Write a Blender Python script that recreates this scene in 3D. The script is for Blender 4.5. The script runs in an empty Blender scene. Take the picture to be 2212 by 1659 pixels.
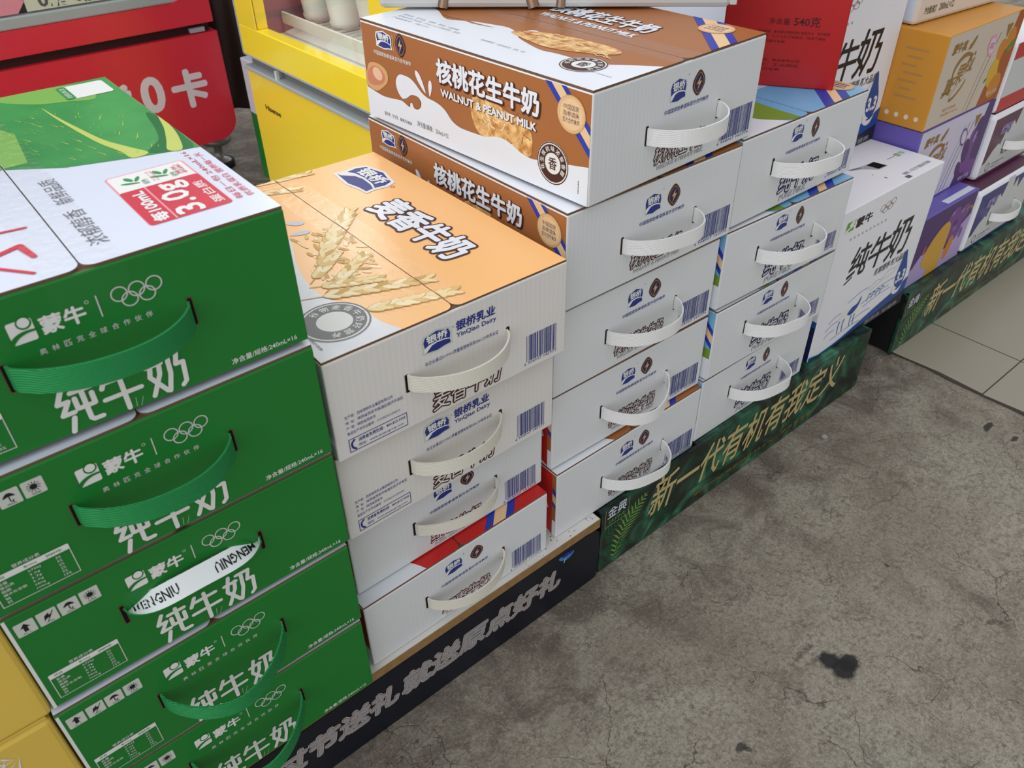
import bpy, bmesh, math, random
from mathutils import Vector, Matrix
random.seed(7)
SC = bpy.context.scene
COL = SC.collection

# ------------------------------------------------------------------ camera, sky, lamp, exposure
cam_d = bpy.data.cameras.new('camera'); cam = bpy.data.objects.new('camera', cam_d); COL.objects.link(cam)
cam_d.sensor_width = 36.0; cam_d.lens = 1765.15 / 2212 * 36.0
cam_d.clip_start = 0.02; cam_d.clip_end = 60
R = Vector((0.76458421, -0.64441745, -0.01171023)); U = Vector((0.4003843, 0.46065064, 0.79214481)); Wd = Vector((0.50507762, 0.61035001, -0.61022084))
cam.matrix_world = Matrix(((R.x, U.x, -Wd.x, 0), (R.y, U.y, -Wd.y, 0), (R.z, U.z, -Wd.z, 0.96837), (0, 0, 0, 1)))
cam_d.dof.use_dof = True; cam_d.dof.focus_distance = 0.98; cam_d.dof.aperture_fstop = 13.0
SC.camera = cam
SC.view_settings.view_transform = 'Standard'; SC.view_settings.look = 'None'
SC.view_settings.exposure = 0.0; SC.view_settings.gamma = 1.0
SC.view_settings.use_curve_mapping = False

wd = bpy.data.worlds.new('overcast_sky'); SC.world = wd; wd.use_nodes = True
nt = wd.node_tree; bgn = nt.nodes['Background']
tc = nt.nodes.new('ShaderNodeTexCoord')
dot = nt.nodes.new('ShaderNodeVectorMath'); dot.operation = 'DOT_PRODUCT'; dot.inputs[1].default_value = (-0.82, 0.42, 0.40)
nt.links.new(tc.outputs['Generated'], dot.inputs[0])
ramp = nt.nodes.new('ShaderNodeValToRGB'); cr = ramp.color_ramp
mr = nt.nodes.new('ShaderNodeMapRange'); mr.inputs[1].default_value = -1; mr.inputs[2].default_value = 1
nt.links.new(dot.outputs['Value'], mr.inputs[0]); nt.links.new(mr.outputs[0], ramp.inputs[0])
cr.elements[0].position = 0.0; cr.elements[0].color = (0.24, 0.245, 0.26, 1)
cr.elements[1].position = 1.0; cr.elements[1].color = (1.50, 1.54, 1.64, 1)
e = cr.elements.new(0.5); e.color = (0.50, 0.505, 0.52, 1)
e = cr.elements.new(0.76); e.color = (1.12, 1.14, 1.19, 1)
nt.links.new(ramp.outputs[0], bgn.inputs['Color']); bgn.inputs['Strength'].default_value = 1.30

ld = bpy.data.lights.new('ceiling_tube_lamp', 'AREA'); ld.shape = 'RECTANGLE'; ld.size = 0.2; ld.size_y = 1.6; ld.energy = 22
lamp = bpy.data.objects.new('ceiling_tube_lamp', ld); COL.objects.link(lamp)
lamp.location = (2.58, 5.18, 2.96)
lamp.rotation_euler = (Vector((0.37, 0.74, 0.57)) - Vector(lamp.location)).to_track_quat('-Z', 'Y').to_euler()

# ------------------------------------------------------------------ materials
def lin(c):
    c /= 255.0
    return c / 12.92 if c <= 0.04045 else ((c + 0.055) / 1.055) ** 2.4
_M = {}
def mat(name, rgb=(200, 200, 200), rough=0.5, spec=0.4, metal=0.0, var=0.05, bump=None, coat=0.0, vscale=18.0, two=None, bs=0.3):
    """procedural surface: base colour with a faint noise variation, optional relief ('ribs','ribsy','weave','grain','crumple')"""
    if name in _M: return _M[name]
    m = bpy.data.materials.new(name); m.use_nodes = True; t = m.node_tree; b = t.nodes['Principled BSDF']
    c = [lin(x) for x in rgb]
    co = t.nodes.new('ShaderNodeTexCoord')
    nz = t.nodes.new('ShaderNodeTexNoise'); nz.inputs['Scale'].default_value = vscale; nz.inputs['Detail'].default_value = 3
    t.links.new(co.outputs['Object'], nz.inputs['Vector'])
    mx = t.nodes.new('ShaderNodeMix'); mx.data_type = 'RGBA'
    mx.inputs[6].default_value = (*[x * (1 - var) for x in c], 1)
    c2 = [lin(x) for x in two] if two else [min(1, x * (1 + var)) for x in c]
    mx.inputs[7].default_value = (*c2, 1)
    if two:
        rp = t.nodes.new('ShaderNodeMapRange'); rp.inputs[1].default_value = .35; rp.inputs[2].default_value = .65
        t.links.new(nz.outputs[0], rp.inputs[0]); t.links.new(rp.outputs[0], mx.inputs[0])
    else: t.links.new(nz.outputs[0], mx.inputs[0])
    t.links.new(mx.outputs[2], b.inputs['Base Color'])
    b.inputs['Roughness'].default_value = rough; b.inputs['Metallic'].default_value = metal
    b.inputs['Specular IOR Level'].default_value = spec; b.inputs['Coat Weight'].default_value = coat
    if bump:
        bp = t.nodes.new('ShaderNodeBump')
        if bump in ('ribs', 'ribsy', 'weave'):
            w = t.nodes.new('ShaderNodeTexWave'); w.wave_type = 'BANDS'
            w.bands_direction = {'ribs': 'X', 'ribsy': 'Y', 'weave': 'DIAGONAL'}[bump]
            w.inputs['Scale'].default_value = 52 if bump != 'weave' else 330
            w.inputs['Distortion'].default_value = 0.6 if bump != 'weave' else 0.05
            w.inputs['Detail'].default_value = 1
            t.links.new(co.outputs['Object'], w.inputs['Vector']); src = w.outputs[1]
            bp.inputs['Strength'].default_value = 0.05 if bump != 'weave' else bs
            bp.inputs['Distance'].default_value = 0.002 if bump != 'weave' else 0.001
        else:
            n2 = t.nodes.new('ShaderNodeTexNoise'); n2.inputs['Scale'].default_value = 160 if bump == 'grain' else 38
            n2.inputs['Detail'].default_value = 4 if bump == 'grain' else 6
            t.links.new(co.outputs['Object'], n2.inputs['Vector']); src = n2.outputs[0]
            bp.inputs['Strength'].default_value = 0.15 if bump == 'grain' else 0.9
            bp.inputs['Distance'].default_value = 0.001 if bump == 'grain' else 0.004
        t.links.new(src, bp.inputs['Height']); t.links.new(bp.outputs[0], b.inputs['Normal'])
    _M[name] = m
    return m
def ink(name, rgb, rough=0.42): return mat(name, rgb, rough, 0.35, var=0.03)

# ------------------------------------------------------------------ mesh building
class MB:
    def __init__(s): s.v = []; s.f = []; s.m = []; s.ms = []; s.sm = []
    def mi(s, m):
        if m not in s.ms: s.ms.append(m)
        return s.ms.index(m)
    def poly(s, pts, m, smooth=False):
        n = len(s.v); s.v += [tuple(p) for p in pts]; s.f.append(tuple(range(n, n + len(pts)))); s.m.append(s.mi(m)); s.sm.append(smooth)
    def add(s, vs, fs, m, smooth=False):
        n = len(s.v); s.v += [tuple(p) for p in vs]; k = s.mi(m)
        for f in fs: s.f.append(tuple(i + n for i in f)); s.m.append(k); s.sm.append(smooth)
    def box(s, a, b, m, r=0.0, faces=None):
        """bevelled box from corner a to b; faces maps F B L R T D to a material"""
        bm = bmesh.new(); bmesh.ops.create_cube(bm, size=1)
        for v in bm.verts: v.co = Vector([(a[i] + b[i]) / 2 + v.co[i] * (b[i] - a[i]) for i in range(3)])
        if r > 0: bmesh.ops.bevel(bm, geom=bm.edges[:], offset=r, segments=2, profile=0.5, affect='EDGES')
        bm.normal_update(); bm.verts.index_update(); n0 = len(s.v); s.v += [tuple(v.co) for v in bm.verts]
        for f in bm.faces:
            N = f.normal; k = m
            if faces:
                for key, d in (('F', (0, -1, 0)), ('B', (0, 1, 0)), ('L', (-1, 0, 0)), ('R', (1, 0, 0)), ('T', (0, 0, 1)), ('D', (0, 0, -1))):
                    if key in faces and N.dot(Vector(d)) > 0.97: k = faces[key]
            s.f.append(tuple(v.index + n0 for v in f.verts)); s.m.append(s.mi(k)); s.sm.append(False)
        bm.free(); return s
    def prism(s, pts, z0, z1, mtop, mside, axis='z'):
        """outline extruded from z0 to z1 (counter-clockwise seen from the + side of the axis)"""
        def P(p, z): return (p[0], p[1], z) if axis == 'z' else ((p[0], z, p[1]) if axis == 'y' else (z, p[0], p[1]))
        flip = axis == 'y'
        a = [P(p, z1) for p in pts]; b = [P(p, z0) for p in pts]
        s.poly(a[::-1] if flip else a, mtop); s.poly(b if flip else b[::-1], mside)
        n = len(pts)
        for i in range(n):
            j = (i + 1) % n; q = [b[i], b[j], a[j], a[i]]
            s.poly(q[::-1] if flip else q, mside)
    def lathe(s, prof, c, m, n=24):
        vs = []; fs = []
        for (r, z) in prof:
            for i in range(n):
                a = 2 * math.pi * i / n; vs.append((c[0] + r * math.cos(a), c[1] + r * math.sin(a), c[2] + z))
        for k in range(len(prof) - 1):
            for i in range(n):
                j = (i + 1) % n; fs.append((k * n + i, k * n + j, (k + 1) * n + j, (k + 1) * n + i))
        s.add(vs, fs, m, True)
    def build(s, name, parent=None):
        me = bpy.data.meshes.new(name); me.from_pydata(s.v, [], s.f)
        for m in s.ms: me.materials.append(m)
        me.polygons.foreach_set('material_index', s.m); me.polygons.foreach_set('use_smooth', s.sm); me.update()
        o = bpy.data.objects.new(name, me); COL.objects.link(o)
        if parent: o.parent = parent
        return o

_T = {}
def textmesh(st, off=0.0, res=2):
    k = (st, off, res)
    if k in _T: return _T[k]
    c = bpy.data.curves.new('lettering', 'FONT'); c.body = st; c.resolution_u = res; c.offset = off
    o = bpy.data.objects.new('lettering', c); COL.objects.link(o)
    dg = bpy.context.evaluated_depsgraph_get(); dg.update()
    me = bpy.data.meshes.new_from_object(o.evaluated_get(dg))
    r = ([(v.co.x, v.co.y) for v in me.vertices], [tuple(p.vertices) for p in me.polygons])
    bpy.data.objects.remove(o); bpy.data.curves.remove(c); bpy.data.meshes.remove(me)
    _T[k] = r
    return r
def clip_poly(pts, r):
    for ax, val, sg in ((0, r[0], 1), (0, r[2], -1), (1, r[1], 1), (1, r[3], -1)):
        out = []
        for i in range(len(pts)):
            a, b = pts[i - 1], pts[i]; da = (a[ax] - val) * sg; db = (b[ax] - val) * sg
            if (da >= 0) != (db >= 0):
                t = da / (da - db); out.append((a[0] + (b[0] - a[0]) * t, a[1] + (b[1] - a[1]) * t))
            if db >= 0: out.append(b)
        pts = out
        if len(pts) < 3: return []
    return pts
def smooth(pts, n=5, closed=True):
    out = []; N = len(pts)
    for i in range(N if closed else N - 1):
        g = lambda k: pts[k % N] if closed else pts[max(0, min(N - 1, k))]
        p0, p1, p2, p3 = g(i - 1), g(i), g(i + 1), g(i + 2)
        for k in range(n):
            t = k / n
            out.append(tuple(0.5 * (2 * p1[j] + (p2[j] - p0[j]) * t + (2 * p0[j] - 5 * p1[j] + 4 * p2[j] - p3[j]) * t * t + (3 * p1[j] - p0[j] - 3 * p2[j] + p3[j]) * t ** 3) for j in (0, 1)))
    if not closed: out.append(pts[-1])
    return out
def area(p): return sum(p[i - 1][0] * p[i][1] - p[i][0] * p[i - 1][1] for i in range(len(p)))
class Cv:
    """printed face: 2-D art in millimetres laid on a flat panel"""
    def __init__(s, mb, o, u, v, clip=None, sc=0.001):
        s.mb = mb; s.o = Vector(o); s.u = Vector(u); s.v = Vector(v); s.n = s.u.cross(s.v); s.clip = clip; s.sc = sc; s.k = 0
    def P(s, p, l): return s.o + s.u * (p[0] * s.sc) + s.v * (p[1] * s.sc) + s.n * (0.00012 * (l + 0.6) + 0.000004 * s.k)
    def step(s): s.k = (s.k + 1) % 24
    def poly(s, pts, m, l=1):
        s.step()
        if s.clip:
            pts = clip_poly(list(pts), s.clip)
            if len(pts) < 3: return
        if area(pts) < 0: pts = list(pts)[::-1]
        s.mb.poly([s.P(p, l) for p in pts], m)
    def rect(s, x0, y0, x1, y1, m, l=1, r=0.0):
        if r <= 0: return s.poly([(x0, y0), (x1, y0), (x1, y1), (x0, y1)], m, l)
        pts = []
        for cx, cy, a0 in ((x1 - r, y0 + r, -90), (x1 - r, y1 - r, 0), (x0 + r, y1 - r, 90), (x0 + r, y0 + r, 180)):
            for k in range(5):
                a = math.radians(a0 + k * 22.5); pts.append((cx + r * math.cos(a), cy + r * math.sin(a)))
        s.poly(pts, m, l)
    def frame(s, x0, y0, x1, y1, w, m, l=1):
        s.rect(x0, y0, x1, y0 + w, m, l); s.rect(x0, y1 - w, x1, y1, m, l); s.rect(x0, y0 + w, x0 + w, y1 - w, m, l); s.rect(x1 - w, y0 + w, x1, y1 - w, m, l)
    def ell(s, cx, cy, rx, ry, m, l=1, rot=0, n=24):
        c, d = math.cos(rot), math.sin(rot)
        s.poly([(cx + rx * math.cos(a) * c - ry * math.sin(a) * d, cy + rx * math.cos(a) * d + ry * math.sin(a) * c) for a in [2 * math.pi * i / n for i in range(n)]], m, l)
    def ring(s, cx, cy, r, w, m, l=1, n=28, sy=1.0, a0=0, a1=360):
        for i in range(n):
            a, b = math.radians(a0 + (a1 - a0) * i / n), math.radians(a0 + (a1 - a0) * (i + 1) / n)
            s.poly([(cx + q * math.cos(t), cy + sy * q * math.sin(t)) for q, t in ((r - w, a), (r, a), (r, b), (r - w, b))], m, l)
    def stroke(s, pts, w, m, l=1, cap=True):
        w2 = w if isinstance(w, (list, tuple)) else [w] * len(pts)
        for i in range(len(pts) - 1):
            a, b = Vector(pts[i]), Vector(pts[i + 1]); d = b - a
            if d.length < 1e-6: continue
            d.normalize(); n = Vector((-d.y, d.x))
            s.poly([a - n * w2[i] / 2, b - n * w2[i + 1] / 2, b + n * w2[i + 1] / 2, a + n * w2[i] / 2], m, l + (i % 2) * 0.12)
        if cap:
            for i, p in enumerate(pts): s.ell(p[0], p[1], w2[i] / 2, w2[i] / 2, m, l + 0.25, n=10)
    def text(s, st, x0, y0, x1, y1, m, l=1, off=0.0, shear=0.0, rot=0.0, res=2, bold=0.0, n=8):
        if bold > 0:
            for i in range(n):
                a = 2 * math.pi * i / n; dx, dy = bold * math.cos(a), bold * math.sin(a)
                s.text(st, x0 + dx, y0 + dy, x1 + dx, y1 + dy, m, l, 0.0, shear, rot, res)
            return s.text(st, x0, y0, x1, y1, m, l, 0.0, shear, rot, res)
        s.step()
        bv, _ = textmesh(st, 0.0, res); V, F = textmesh(st, off, res)
        ax, bx = min(p[0] for p in bv), max(p[0] for p in bv); ay, by = min(p[1] for p in bv), max(p[1] for p in bv)
        sx = (x1 - x0) / (bx - ax); sy = (y1 - y0) / max(1e-6, by - ay)
        cx, cy = (x0 + x1) / 2, (y0 + y1) / 2; c, d = math.cos(rot), math.sin(rot)
        Q = []
        for p in V:
            x = x0 + (p[0] - ax) * sx; y = y0 + (p[1] - ay) * sy; x += shear * (y - cy)
            Q.append((cx + (x - cx) * c - (y - cy) * d, cy + (x - cx) * d + (y - cy) * c))
        if s.clip:
            k = s.k
            for f in F: s.k = (k - 1) % 24; s.poly([Q[i] for i in f], m, l)
            s.k = k
        else: s.mb.add([s.P(q, l) for q in Q], F, m)
    def rows(s, lines, x0, y0, x1, y1, m, l=1, gap=0.35):
        h = (y1 - y0) / len(lines)
        for i, t in enumerate(lines):
            t, fr = t if isinstance(t, tuple) else (t, 1.0)
            yb = y1 - (i + 1) * h; s.text(t, x0, yb + h * gap / 2, x0 + (x1 - x0) * fr, yb + h * (1 - gap / 2), m, l, res=1)
    def arc_text(s, st, cx, cy, r, a0, a1, size, m, l=1, off=0.0):
        for i, ch in enumerate(st):
            a = math.radians(a0 + (a1 - a0) * (i / max(1, len(st) - 1))); x, y = cx + r * math.cos(a), cy + r * math.sin(a)
            s.text(ch, x - size / 2, y - size / 2, x + size / 2, y + size / 2, m, l, off=off, rot=a - math.pi / 2, res=1)

# ------------------------------------------------------------------ scene records
def tag(o, label, cat, group=None, kind=None):
    o['label'] = label; o['category'] = cat
    if group: o['group'] = group
    if kind: o['kind'] = kind
    return o
def thing(name, loc, rz, label, cat, group=None):
    o = bpy.data.objects.new(name, None); COL.objects.link(o); o.empty_display_size = 0.05
    o.location = loc; o.rotation_euler = (0, 0, math.radians(rz)); return tag(o, label, cat, group)

# ------------------------------------------------------------------ colours
BOARD = mat('white_corrugated_board', (220, 222, 223), 0.5, 0.35, var=0.035, bump='ribs', vscale=7)
BOARDC = mat('cream_corrugated_board', (224, 221, 216), 0.5, 0.35, var=0.05, bump='ribs', vscale=7)
KRAFT = mat('brown_kraft_board', (112, 84, 64), 0.9, 0.2, var=0.15)
DARK = mat('dark_hollow', (26, 22, 20), 0.9, 0.1)
GREEN = mat('green_printed_board', (22, 122, 44), 0.36, 0.45, var=0.05, bump='grain', vscale=6)
GREEN2 = mat('green_panel_board', (18, 122, 40), 0.4, 0.4, var=0.05)
WPRINT = mat('white_gloss_print', (216, 223, 236), 0.3, 0.5, var=0.02)
IWHITE = ink('white_ink', (232, 232, 228)); IGREY = ink('pale_grey_ink', (205, 208, 200))
IBLUE = ink('royal_blue_ink', (38, 52, 132)); INAVY = ink('navy_ink', (30, 32, 84))
IBROWN = ink('brown_ink', (70, 32, 26)); IBLACK = ink('black_ink', (28, 28, 30)); IRED = ink('red_ink', (205, 40, 62))
IPINK = ink('pink_ink', (232, 150, 165)); IGREEN = ink('green_ink', (38, 140, 66)); IGOLD = ink('gold_ink', (150, 110, 45))
ITAN = ink('tan_ink', (236, 198, 150)); ITAN2 = ink('deep_tan_ink', (214, 166, 110)); IDGREY = ink('dark_grey_ink', (92, 92, 96))
IRIB = ink('ribbon_blue_ink', (44, 62, 168)); ILGREY = ink('light_grey_ink', (168, 170, 176))
BRN = mat('brown_printed_board', (168, 104, 56), 0.34, 0.45, var=0.05, vscale=9)
REDP = mat('red_printed_board', (204, 36, 32), 0.36, 0.45, var=0.04)
SKY = mat('sky_blue_print', (96, 176, 222), 0.34, 0.45, two=(150, 196, 232), vscale=6)
ORANGE = mat('apricot_printed_board', (252, 192, 122), 0.3, 0.5, var=0.03, vscale=5)
SILVER = mat('silver_white_print', (226, 229, 232), 0.3, 0.5, two=(206, 210, 216), vscale=20)
MILK = ink('milk_white_ink', (232, 236, 242), 0.32)
STRAPW = mat('white_webbing', (236, 236, 234), 0.75, 0.2, bump='weave')
STRAPC = mat('cream_webbing', (226, 222, 208), 0.75, 0.2, bump='weave')
STRAPG = mat('green_webbing', (46, 168, 92), 0.6, 0.3, bump='weave', bs=1.0)
WNUT = mat('walnut_kernel_print', (196, 128, 58), .34, .45, two=(248, 208, 140), vscale=95)
TAPE = None
def tape_mat():
    m = bpy.data.materials.new('clear_sealing_tape'); m.use_nodes = True; t = m.node_tree
    t.nodes.remove(t.nodes['Principled BSDF']); out = t.nodes['Material Output']
    tr = t.nodes.new('ShaderNodeBsdfTransparent'); mx = t.nodes.new('ShaderNodeMixShader'); b = t.nodes.new('ShaderNodeBsdfGlossy'); b.inputs['Roughness'].default_value = .09
    fr = t.nodes.new('ShaderNodeFresnel'); fr.inputs['IOR'].default_value = 1.24
    co = t.nodes.new('ShaderNodeTexCoord'); n = t.nodes.new('ShaderNodeTexNoise'); n.inputs['Scale'].default_value = 120; n.inputs['Detail'].default_value = 5
    bp = t.nodes.new('ShaderNodeBump'); bp.inputs['Strength'].default_value = 0.8; bp.inputs['Distance'].default_value = 0.002
    t.links.new(co.outputs['Object'], n.inputs['Vector']); t.links.new(n.outputs[0], bp.inputs['Height']); t.links.new(bp.outputs[0], b.inputs['Normal'])
    ge = t.nodes.new('ShaderNodeNewGeometry'); mm = t.nodes.new('ShaderNodeMath'); mm.operation = 'MULTIPLY_ADD'; mm.inputs[1].default_value = -1; mm.inputs[2].default_value = 1; mu = t.nodes.new('ShaderNodeMath'); mu.operation = 'MULTIPLY'
    t.links.new(ge.outputs['Backfacing'], mm.inputs[0]); t.links.new(mm.outputs[0], mu.inputs[0]); t.links.new(fr.outputs[0], mu.inputs[1])
    t.links.new(mu.outputs[0], mx.inputs[0]); t.links.new(tr.outputs[0], mx.inputs[1]); t.links.new(b.outputs[0], mx.inputs[2]); t.links.new(mx.outputs[0], out.inputs['Surface'])
    return m
TAPE = tape_mat()

# ------------------------------------------------------------------ shared printed motifs
def crest(c, cx, cy, w, h, l=2, back=None):
    S = [(-.5, .12), (-.43, .36), (-.27, .40), (0, .5), (.27, .40), (.43, .36), (.5, .12), (.47, -.18), (.5, -.40), (.27, -.42), (0, -.5), (-.27, -.46), (-.5, -.42), (-.46, -.18)]
    if back: c.poly([(cx + x * w * 1.16, cy + y * h * 1.16) for x, y in S], back, l)
    c.poly([(cx + x * w, cy + y * h) for x, y in S], IBLUE, l + 1)
    sw = [(-.5, -.20), (-.3, -.06), (0, -.02), (.3, -.06), (.49, -.15), (.49, -.20), (.3, -.12), (0, -.09), (-.2, -.15), (-.40, -.40), (-.5, -.42)]
    c.poly([(cx + x * w, cy + y * h) for x, y in sw], IWHITE, l + 2)
    c.text('银桥', cx - .38 * w, cy - .0 * h, cx + .38 * w, cy + .38 * h, IWHITE, l + 2, bold=.012 * w, n=5, res=1)
def badge(c, cx, cy, w, h, l=2):
    S = smooth([(0, .5), (.26, .36), (.46, .12), (.47, -.12), (.26, -.36), (0, -.5), (-.26, -.36), (-.47, -.12), (-.46, .12), (-.26, .36)], 3)
    c.poly([(cx + x * w, cy + y * h) for x, y in S], IBROWN, l)
    c.poly([(cx + x * w * .84, cy + y * h * .84) for x, y in S], IGOLD, l + 1); c.poly([(cx + x * w * .72, cy + y * h * .74) for x, y in S], INAVY, l + 2)
    c.poly([(cx + x * w, cy + y * h) for x, y in ((.08, .28), (-.2, -.04), (-.02, -.04), (-.12, -.32), (.2, .06), (.02, .06))], ITAN2, l + 3)
def barcode(c, x0, y0, x1, y1, digits, l=2):
    rnd = random.Random(31); x = x0
    while x < x1 - 1:
        w = rnd.choice((.5, .5, .8, 1.2, 1.6)); c.rect(x, y0, min(x + w, x1), y1, IBLUE, l); x += w + rnd.choice((.5, .6, .9, 1.3))
    c.text(digits, x0 - 3, y0 - 4.2, x1, y0 - .6, IBLUE, l, res=1)
def outlined(c, st, x0, y0, x1, y1, mo, mi=None, l=2, off=.055, shear=0.0, off2=.0):
    q = off * (y1 - y0) * 1.15; c.text(st, x0, y0, x1, y1, mo, l, shear=shear, bold=q, res=1); c.text(st, x0, y0, x1, y1, mi or IWHITE, l + 1.3, shear=shear, res=1)
def slot(c, x, y0, y1, l=2, w=3.2):
    c.rect(x - w / 2 - .6, y0 - .6, x + w / 2 + .6, y1 + .6, KRAFT, l, 1.2); c.rect(x - w / 2, y0, x + w / 2, y1, DARK, l + 1, 1.2)
def stripes(c, k0, k1, k2, k3, vlo, vhi, l=2):
    for a, b, m in ((k0, k1, IRIB), (k1, k2, ITAN), (k2, k3, IRIB)):
        c.poly([(a - vlo, vlo), (b - vlo, vlo), (b - vhi, vhi), (a - vhi, vhi)], m, l)
def medal(c, cx, cy, r, l=4):
    c.ell(cx, cy, r, r * .98, ITAN2, l, n=30); c.ell(cx, cy, r * .93, r * .91, ITAN, l + 1, n=30); c.ring(cx, cy, r * .86, r * .035, ITAN2, l + 2)
    for i, (t, f) in enumerate((('中国国家', .56), ('跆拳道队', .56), ('官方合作伙伴', .60))):
        y = cy + r * (.34 - i * .34); c.text(t, cx - r * f, y - r * .13, cx + r * f, y + r * .15, INAVY, l + 2, res=1)
def seal(c, cx, cy, r, m, mid, words, l=4):
    c.ell(cx, cy, r, r, IWHITE, l, n=32); c.ring(cx, cy, r * .99, r * .05, m, l + 1); c.ring(cx, cy, r * .88, r * .38, m, l + 1)
    if mid: c.text(mid, cx - r * .26, cy - r * .28, cx + r * .26, cy + r * .28, m, l + 2, off=.01)
    c.arc_text(words, cx, cy, r * .69, 205, -25, r * .24, IWHITE, l + 2.5, off=.01)
def teardrop(c, tip, bul, w, m, l=3):
    a, b = Vector(tip), Vector(bul); d = (b - a); n = Vector((-d.y, d.x)).normalized() * w
    c.poly(smooth([tuple(a), tuple(a + d * .55 + n * .75), tuple(b - d * .06 + n * .7), tuple(b + d * .12), tuple(b - d * .06 - n * .7), tuple(a + d * .55 - n * .75)], 4), m, l)
WH = [ink('straw_ink', (226, 190, 120)), ink('pale_straw_ink', (244, 218, 160)), ink('deep_straw_ink', (206, 162, 84)), ink('light_straw_ink', (250, 232, 190))]
def ear(c, p0, p1, n, w, l=3, seed=1, awn=1.0):
    rnd = random.Random(seed); a, b = Vector(p0), Vector(p1); d = (b - a); L = d.length; ang = math.atan2(d.y, d.x); nn = Vector((-d.y, d.x)).normalized()
    c.stroke([tuple(a - d * .25), tuple(b)], 1.2, WH[2], l, False)
    for i in range(n):
        t = (i + .5) / n; p = a + d * t; ww = w * (1 - .35 * abs(t - .4)); gl = L / n * 1.05
        for sg in (1, -1):
            q = p + nn * sg * ww * .30
            if awn: c.stroke([tuple(q), tuple(q + d.normalized() * gl * 2.4 * awn + nn * sg * ww * 1.1)], [.7, .2], WH[3], l, False)
            c.ell(q.x, q.y, gl, ww * .36, WH[2], l + .5, ang + sg * .42, 12); c.ell(q.x - .3, q.y + .3, gl * .88, ww * .27, WH[rnd.choice((0, 1, 1, 3))], l + 1, ang + sg * .42, 12)

# green carton lettering drawn stroke by stroke (thin round-ended strokes)
G_CHUN = [[(.22, 1), (.02, .70), (.30, .70), (.05, .40), (.36, .40)], [(.30, .27), (.16, -.06)], [(.42, .88), (1, .88)], [(.48, .72), (.48, .45), (.95, .45), (.95, .72)], [(.71, 1), (.71, .12), (.78, .06), (1.02, .06)]]
G_NIU = [[(.2, 1), (.02, .70)], [(.14, .82), (.92, .82)], [(0, .40), (1, .40)], [(.53, 1), (.53, -.02)]]
G_NAI = [[(.20, 1), (.05, .50), (.40, .02)], [(.37, .78), (.32, .50), (.02, .02)], [(0, .76), (.42, .76)], [(.46, .94), (.90, .94), (.80, .60), (1, .60), (.95, .10), (.84, .02)], [(.63, .94), (.60, .42), (.46, .0)]]
def glyph(c, g, x0, y0, x1, y1, w, m, l=2):
    for k, st in enumerate(g): c.stroke([(x0 + (x1 - x0) * a, y0 + (y1 - y0) * b) for a, b in st], w, m, l + k * .4)

# ------------------------------------------------------------------ carton builder
def strap(xl, xr, zc, wid, out, outer, inner, parent, sag=0.0, tilt=0.0, p=2.4, q=1.35, skew=0.0, words=False):
    """flat webbing handle threaded through two slots and bowing out of the front panel"""
    mb = MB(); N = 44; rows = []; th = 0.0009
    for i in range(N + 1):
        t = i / N; s = 2 * t - 1
        o = out * max(0.0, 1 - abs(s) ** p) ** (1 / q) * (1 + skew * s)
        x = xl + (xr - xl) * t; z = zc - sag * max(0, 1 - s * s)
        k = tilt * max(0.0, 1 - s * s) ** .45; pin = 1 - (0.35 if tilt else 0) * (abs(s) ** 6)
        wv = Vector((0, -math.sin(k), math.cos(k))) * wid / 2 * pin
        rows.append((Vector((x, -o + (0.004 if i in (0, N) else 0), z)), wv))
    for i, (c0, w) in enumerate(rows):
        a = rows[max(0, i - 1)][0]; b = rows[min(N, i + 1)][0]; n = (b - a).cross(w).normalized() * th
        rows[i] = (c0, w, n)
    ring = lambda r: [r[0] - r[1] + r[2], r[0] + r[1] + r[2], r[0] + r[1] - r[2], r[0] - r[1] - r[2]]
    for i in range(N):
        A, B = ring(rows[i]), ring(rows[i + 1])
        for k in range(4):
            j = (k + 1) % 4; mb.poly([A[k], B[k], B[j], A[j]], inner if k == 2 else outer, True)
    if words:
        ln = N
        for st, t0, t1, fl in (('MENGNIU', .06, .36, False), ('MENGNIU', .62, .93, True)):
            V, F = textmesh(st, .02, 1); X = [v[0] for v in V]; Y = [v[1] for v in V]; ax, bx, ay, by = min(X), max(X), min(Y), max(Y); Q = []
            for x, y in V:
                f = (x - ax) / (bx - ax); g = (y - ay) / (by - ay) - .5
                g = -g
                if fl: f = 1 - f; g = -g
                t = (t0 + (t1 - t0) * f) * ln; i = int(t); u = t - i; r0, r1 = rows[i], rows[min(i + 1, N)]
                c0 = r0[0].lerp(r1[0], u); w = r0[1].lerp(r1[1], u); n = r0[2].lerp(r1[2], u)
                Q.append(c0 - n * 1.35 + w * g * 1.0)
            mb.add(Q, F, IBLACK)
    return mb.build('carry_strap', parent)

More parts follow.
